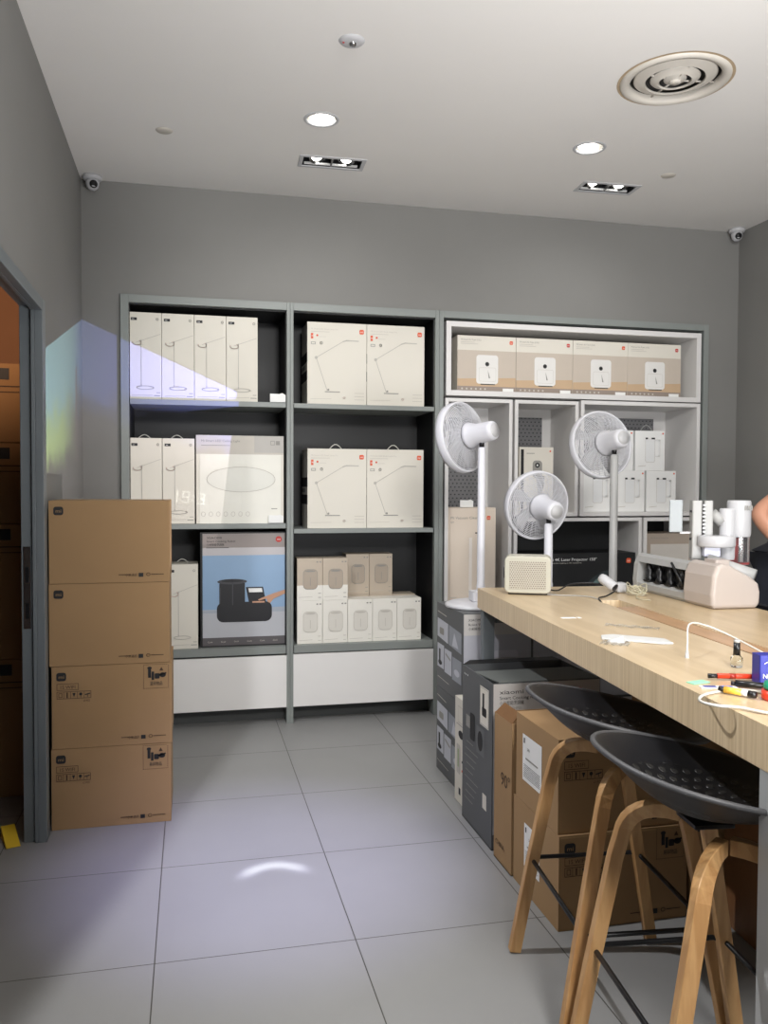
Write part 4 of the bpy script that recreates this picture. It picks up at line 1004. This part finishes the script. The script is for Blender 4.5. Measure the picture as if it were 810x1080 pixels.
o = MB().box(-.035, .015, -.012, .012, 0, .0008, white_p).box(.022, .034, -.012, .012, 0, .0008, white_p).build('sticker_strip', None, TP(.105, -.862, .9503)); o.rotation_euler = (0, 0, TR); tag(o, 'small white sticker strip on the counter near the projector', 'sticker')
# clear bottle with black cap
t = thing('clear_bottle', 'tiny clear glass bottle with black cap standing on the counter', 'bottle', TP(.231, -1.665, .9505))
MB().lathe([(0, .001), (.0135, .001), (.0145, .004), (.0145, .024), (.009, .031), (.0065, .034)], mat('clear_glass', (240, 244, 244), .03, trans=1.), n=24).build('glass_body', t)
MB().lathe([(0, .031), (.0085, .031), (.0080, .062), (0, .062)], black_pl, n=20).build('cap', t)
MB().lathe([(0, .0622), (.0078, .0622), (.0074, .069), (0, .069)], grey_pl, n=20).build('cap_top', t)
def stick(name, label, a, b_, r, parts, cat='pen'):
    a = Vector(a); b_ = Vector(b_); t = thing(name, label, cat, a)
    for nm, u0, u1, rr_, m in parts: MB().cyl((b_-a)*u0, (b_-a)*u1, rr_, rr_*.92, m, 14).build(nm, t)
    return t
red_pl = mat('red_orange_plastic', (216, 62, 34), .35); yel_pl = mat('yellow_plastic', (232, 186, 70), .35); blue_pl = mat('royal_blue_print', (36, 44, 140), .4); green_pl = mat('green_plastic', (24, 140, 106), .35); mint = mat('mint_print', (150, 214, 180), .4)
Z = .9595
stick('marker_pen', 'orange red marker pen with black tip on the counter', TP(.089, -1.782, Z), TP(.20, -1.805, Z), .006, [('pen_barrel', .18, 1, .0062, red_pl), ('pen_tip', 0, .18, .0055, black_pl), ('pen_clip', .42, .55, .0068, mat('dark_red_plastic', (150, 40, 26), .4))])
stick('marker_pen', 'yellow marker pen with black cap beside the tape roll', TP(.048, -1.900, Z), TP(.095, -1.965, Z), .007, [('pen_barrel', .15, .62, .0075, yel_pl), ('pen_tip', 0, .15, .006, black_pl), ('white_label', .62, .8, .0068, white_p), ('black_cap', .8, 1, .0075, black_pl)])
stick('black_tool', 'short black plastic tool lying against the blue box', TP(.110, -1.860, Z), TP(.162, -1.890, Z), .007, [('tool_body', 0, 1, .0075, black_pl), ('tool_tip', -.15, 0, .005, black_pl)], 'tool')
o = MB().box(-.035, .045, -.010, .010, 0, .003, white_p).box(-.028, .0, -.007, .007, .003, .0035, blue_pl).box(.01, .036, -.007, .007, .003, .0035, mat('pale_blue_print', (110, 130, 214), .4)).build('paper_sachet', None, TP(.064, -1.860, .9505)); o.rotation_euler = (0, 0, TR-.2); tag(o, 'white sachet with blue printing beside the marker pens', 'sachet')
o = MB().box(-.03, .02, -.012, .012, 0, .002, mint).build('mint_wrapper', None, TP(.055, -1.806, .9505)); o.rotation_euler = (0, 0, TR+.3); tag(o, 'mint green wrapper behind the orange red marker', 'wrapper')
t = thing('blue_box', 'blue carton with white lettering at the right edge of the counter', 'box', TP(.212, -1.855, .9505), TR-.1)
MB().box(-.037, .037, 0, .04, 0, .068, blue_pl).build('carton_body', t, bevel=.003)
p = Print((-.037, -.0008, 0), (1, 0, 0), (0, 0, 1)); p.text('Nano', .006, .016, .011, white_p, 1); p.line([(.01, .05), (.02, .055)], .002, lightink); p.build('printed_front', t)
t = thing('tape_dispenser', 'green and red tape dispenser at the right edge of the counter', 'tape dispenser', TP(.138, -1.975, .9505))
MB().lathe([(0, 0), (.030, 0), (.033, .004), (.032, .020), (0, .021)], red_pl, n=28).build('red_base', t)
MB().lathe([(0, .0215), (.027, .0215), (.030, .028), (.026, .038), (0, .040)], green_pl, n=28).build('green_top', t)

# ------------------------------------------------------------------ ceiling fittings
glow = mat('lit_lamp_face', (255, 252, 244), .5, emit=9.)
for k, (x, y) in enumerate(DL):
    t = thing('downlight', ['round recessed downlight above the middle of the shelving', 'round recessed downlight right of centre, half in shade'][k], 'ceiling light', (x, y, ZC), 0, 'round downlights')
    MB().lathe([(.066, .004), (.066, -.004), (.080, -.003), (.082, 0)], white_pl, n=40).build('trim_ring', t)
    MB().lathe([(.070, .001), (.066, .06), (.05, .085), (0, .086)], mat('satin_reflector', (170, 168, 164), .3, metal=.6), n=32).build('reflector', t)
    sg = -1 if k == 0 else 1
    MB().lathe([(0, 0), (.044, 0), (.044, .02), (0, .02)], glow, (.018*-sg, -.004, .006), (.30*sg, .25, 1), 32).build('lamp_face', t)
for k, (x, y) in enumerate(GL):
    t = thing('grille_light', ['rectangular twin recessed lamp nearer the left cabinets', 'rectangular twin recessed lamp nearer the right cabinet'][k], 'ceiling light', (x, y, ZC), math.radians(-2), 'twin recessed lamps')
    m = MB(); m.box(-.172, .172, -.078, -.058, -.004, .0, white_pl).box(-.172, .172, .058, .078, -.004, 0, white_pl).box(-.172, -.152, -.058, .058, -.004, 0, white_pl).box(.152, .172, -.058, .058, -.004, 0, white_pl)
    m.build('trim_frame', t, bevel=.001)
    m = MB(); m.box(-.153, .153, -.060, -.056, 0, .12, dark_black).box(-.153, .153, .056, .060, 0, .12, dark_black).box(-.153, -.149, -.056, .056, 0, .12, dark_black).box(.149, .153, -.056, .056, 0, .12, dark_black).box(-.153, .153, -.06, .06, .12, .125, dark_black).box(-.004, .004, -.056, .056, .0, .05, chrome)
    m.build('black_housing', t)
    for s in (-1, 1):
        MB().lathe([(.046, 0), (.047, -.004), (.030, .03), (.0, .035)], chrome, (s*.075, .0, .028), (.25*s, .45, 1), 28).build('reflector', t)
        MB().lathe([(0, 0), (.030, 0), (.030, .006), (0, .006)], glow, (s*.075, .010, .030), (.25*s, .45, 1), 20).build('lamp_face', t)
    MB().box(-.14, .14, .040, .052, .003, .012, mat('bright_baffle', (240, 240, 238), .3)).build('baffle', t)
# round air diffuser
ven_m = mat('aged_white_diffuser', (206, 200, 190), .5, var=.04, scale=12)
t = thing('air_diffuser', 'large round ceiling air diffuser with concentric rings and stained edge', 'vent', (VENT[0], VENT[1], ZC))
MB().lathe([(.182, .02), (.182, -.006), (.205, -.012), (.218, -.006), (.220, 0)], ven_m, n=56).build('outer_ring', t)
for r0, r1, z in ((.120, .166, -.004), (.066, .100, -.009), (.0, .046, -.012)):
    MB().lathe([(r0, z), (r1*.96, z+.012), (r1, z+.016), (r1*.96, z+.020), (max(r0-.004, 0), z+.006), (r0, z)], ven_m, n=56).build('inner_ring' if r0 else 'centre_disc', t)
MB().lathe([(.183, .0), (.183, .12), (0, .12)], mat('duct_grey', (58, 55, 52), .7), n=40).build('duct', t)
MB().lathe([(0, -.013), (.022, -.013), (.024, -.004), (0, -.004)], ven_m, n=24).build('screw_cap', t)
m = MB()
for a in (0, PI/2, PI, 1.5*PI): m.tube([(0.02*math.cos(a), .02*math.sin(a), .0), (.18*math.cos(a), .18*math.sin(a), .012)], .004, ven_m, 6)
m.build('support_arms', t)
st = mat('dust_stain_brown', (176, 156, 128), .9, var=.1, scale=30)
MB().lathe([(.217, -.0008), (.232, -.0008)], st, n=56).build('dust_stain', t)
t = thing('smoke_detector', 'small round ceiling sensor near the top of the view', 'detector', (.597, 3.147, ZC))
MB().lathe([(0, -.010), (.030, -.010), (.044, -.006), (.050, 0)], white_pl, n=36).build('housing', t)
MB().lathe([(0, -.020), (.012, -.018), (.014, -.010)], chrome, (.004, 0, 0), n=20).build('sensor_eye', t)
MB().box(-.035, -.028, -.003, .003, -.0115, -.009, red_p).build('indicator', t)
for x, y, lb in ((-.117, 4.135, 'small flat round blanking plate on the ceiling above the left cabinet'), (2.511, 4.088, 'small flat round blanking plate on the ceiling at the right')):
    o = MB().lathe([(0, -.004), (.036, -.004), (.040, -.0005)], ven_m, (0, 0, 0), n=32).build('ceiling_blanking_plate', None, (x, y, ZC)); tag(o, lb, 'ceiling plate', 'ceiling blanking plates')
for k, (x, y) in enumerate(((-.515, 4.83), (3.465, 4.825))):
    t = thing('dome_camera', 'white dome security camera in the %s corner of the ceiling' % ['left', 'right'][k], 'security camera', (x, y, ZC), 0, 'dome security cameras')
    MB().lathe([(0, 0), (.050, 0), (.052, -.012), (.046, -.022), (.034, -.026), (0, -.027)][::-1], white_pl, n=36).build('mount', t)
    MB().lathe([(0, -.050), (.016, -.047), (.030, -.034), (.036, -.012), (.034, .004), (0, .012)], white_pl, (0, 0, -.028), n=32).build('ball_housing', t)
    d = Vector((.3-.55*k, -1, -.55)).normalized()
    MB().lathe([(0, 0), (.021, 0), (.021, .006), (0, .009)], black_pl, Vector((0, 0, -.036))+d*.030, d, 24).build('lens', t)

# ------------------------------------------------------------------ person at the right edge
skin = mat('skin', (186, 134, 108), .5, var=.03, scale=20)
navy = mat('navy_shirt', (24, 28, 40), .85, var=.1, scale=12, bump=.2); trous = mat('dark_trousers', (22, 24, 32), .85, var=.1, scale=12, bump=.2); hair = mat('black_hair', (20, 17, 16), .6, var=.2, scale=60)
def skinned(name, verts, edges, radii, m, parent, sub=2, root=0):
    me = bpy.data.meshes.new(name); me.from_pydata(verts, edges, []); o = bpy.data.objects.new(name, me); COL.objects.link(o); o.parent = parent
    me.materials.append(m); sk_ = o.modifiers.new('skin', 'SKIN'); sk_.use_smooth_shade = True
    for i, r in enumerate(radii):
        sv = me.skin_vertices[0].data[i]; sv.radius = (r, r) if isinstance(r, (int, float)) else r; sv.use_root = (i == root)
    sb = o.modifiers.new('sub', 'SUBSURF'); sb.levels = sub; sb.render_levels = sub
    return o
per = thing('person', 'person in dark navy clothes with hand on hip at the right edge', 'person', (2.63, 3.12, 0), 0)
V = [(-.10, 0, .95), (-.08, 0, 1.08), (.03, .0, 1.25), (.05, .0, 1.42), (.05, -.01, 1.50), (.05, -.03, 1.57),           # spine 0-5
     (-.19, 0, .90), (-.17, -.01, .50), (-.15, .02, .09), (-.15, -.10, .035),      # right leg 6-9
     (-.01, 0, .90), (.05, -.01, .50), (.12, .02, .09), (.12, -.10, .035),          # left leg 10-13
     (-.09, 0, 1.385), (-.285, -.02, 1.285), (-.205, -.13, 1.13), (-.175, -.145, 1.10),  # right arm 14-17
     (.21, 0, 1.41), (.27, .03, 1.13), (.25, -.03, .90), (.25, -.05, .84)]          # left arm 18-21
Ed = [(0, 1), (1, 2), (2, 3), (3, 4), (4, 5), (0, 6), (6, 7), (7, 8), (8, 9), (0, 10), (10, 11), (11, 12), (12, 13), (3, 14), (14, 15), (15, 16), (16, 17), (3, 18), (18, 19), (19, 20), (20, 21)]
Rd = [(.10, .08), (.10, .08), (.11, .085), (.11, .075), (.055, .055), (.05, .05), .065, .052, .04, .035, .065, .058, .04, .035, .055, .043, .030, .034, .055, .043, .030, .034]
body = skinned('body', V, Ed, Rd, skin, per)
def ball(name, m, sx, sy, sz, loc, parent, n=20):
    prof = [(math.sin(PI*i/n), -math.cos(PI*i/n)) for i in range(n+1)]; prof[0] = (0, -1); prof[-1] = (0, 1)
    mb = MB().lathe(prof, m, n=24); mb.v = [(a*sx+loc[0], b_*sy+loc[1], c*sz+loc[2]) for a, b_, c in mb.v]; return mb.build(name, parent)
hd = ball('head', skin, .075, .095, .115, (.05, -.04, 1.66), per)
MB().prism([(-.012, 1.63), (.012, 1.63), (.006, 1.665), (-.006, 1.665)], -.155, -.125, skin).build('nose', hd).location = (.05, 0, 0)
for s in (-1, 1):
    ball('eye', white_p, .012, .008, .007, (.05+s*.03, -.127, 1.675), hd, 10); ball('ear', skin, .01, .018, .028, (.05+s*.077, -.03, 1.655), hd, 10)
ball('mouth', mat('lips', (160, 92, 84), .5), .022, .008, .006, (.05, -.130, 1.608), hd, 10)
ball('hair', hair, .082, .10, .10, (.05, -.022, 1.69), per)
Vs = [V[0], V[1], V[2], V[3], (-.09, 0, 1.387), (-.14, -.005, 1.36), (.21, 0, 1.41), (.245, .015, 1.26), (-.10, 0, .90)]
skinned('shirt', Vs, [(0, 1), (1, 2), (2, 3), (3, 4), (4, 5), (3, 6), (6, 7), (0, 8)], [(.175, .12), (.15, .11), (.15, .11), (.135, .095), .068, .062, .068, .06, (.18, .125)], navy, per)
Vt = [(-.10, 0, .93), V[6], V[7], (-.15, .02, .12), V[10], V[11], (.12, .02, .12), (-.10, 0, 1.0)]
skinned('trousers', Vt, [(0, 1), (1, 2), (2, 3), (0, 4), (4, 5), (5, 6), (0, 7)], [(.185, .13), .105, .078, .06, .105, .078, .06, (.18, .12)], trous, per)
def hand(base, d, up, parent, sgn):
    d = Vector(d).normalized(); up = Vector(up).normalized(); side = d.cross(up).normalized(); base = Vector(base)
    for k, (off, ln) in enumerate(((-.030, .062), (-.010, .072), (.010, .068), (.028, .052))):
        a = base+d*.03+side*off; v = [base+side*off*.4, a, a+d*ln*.5-up*.008, a+d*ln*.85-up*.03]
        skinned('finger', [tuple(q) for q in v], [(0, 1), (1, 2), (2, 3)], [.013, .010, .009, .0075], skin, parent, 1)
    a = base+side*(-.035*sgn)
    skinned('thumb', [tuple(base), tuple(a+d*.01), tuple(a+side*(-.02*sgn)+d*.04-up*.01)], [(0, 1), (1, 2)], [.014, .012, .009], skin, parent, 1)
hand((-.168, -.148, 1.095), (.75, .1, -.65), (0, -1, .2), body, 1)
hand((.25, -.055, .83), (0, -.1, -1), (1, 0, 0), body, -1)
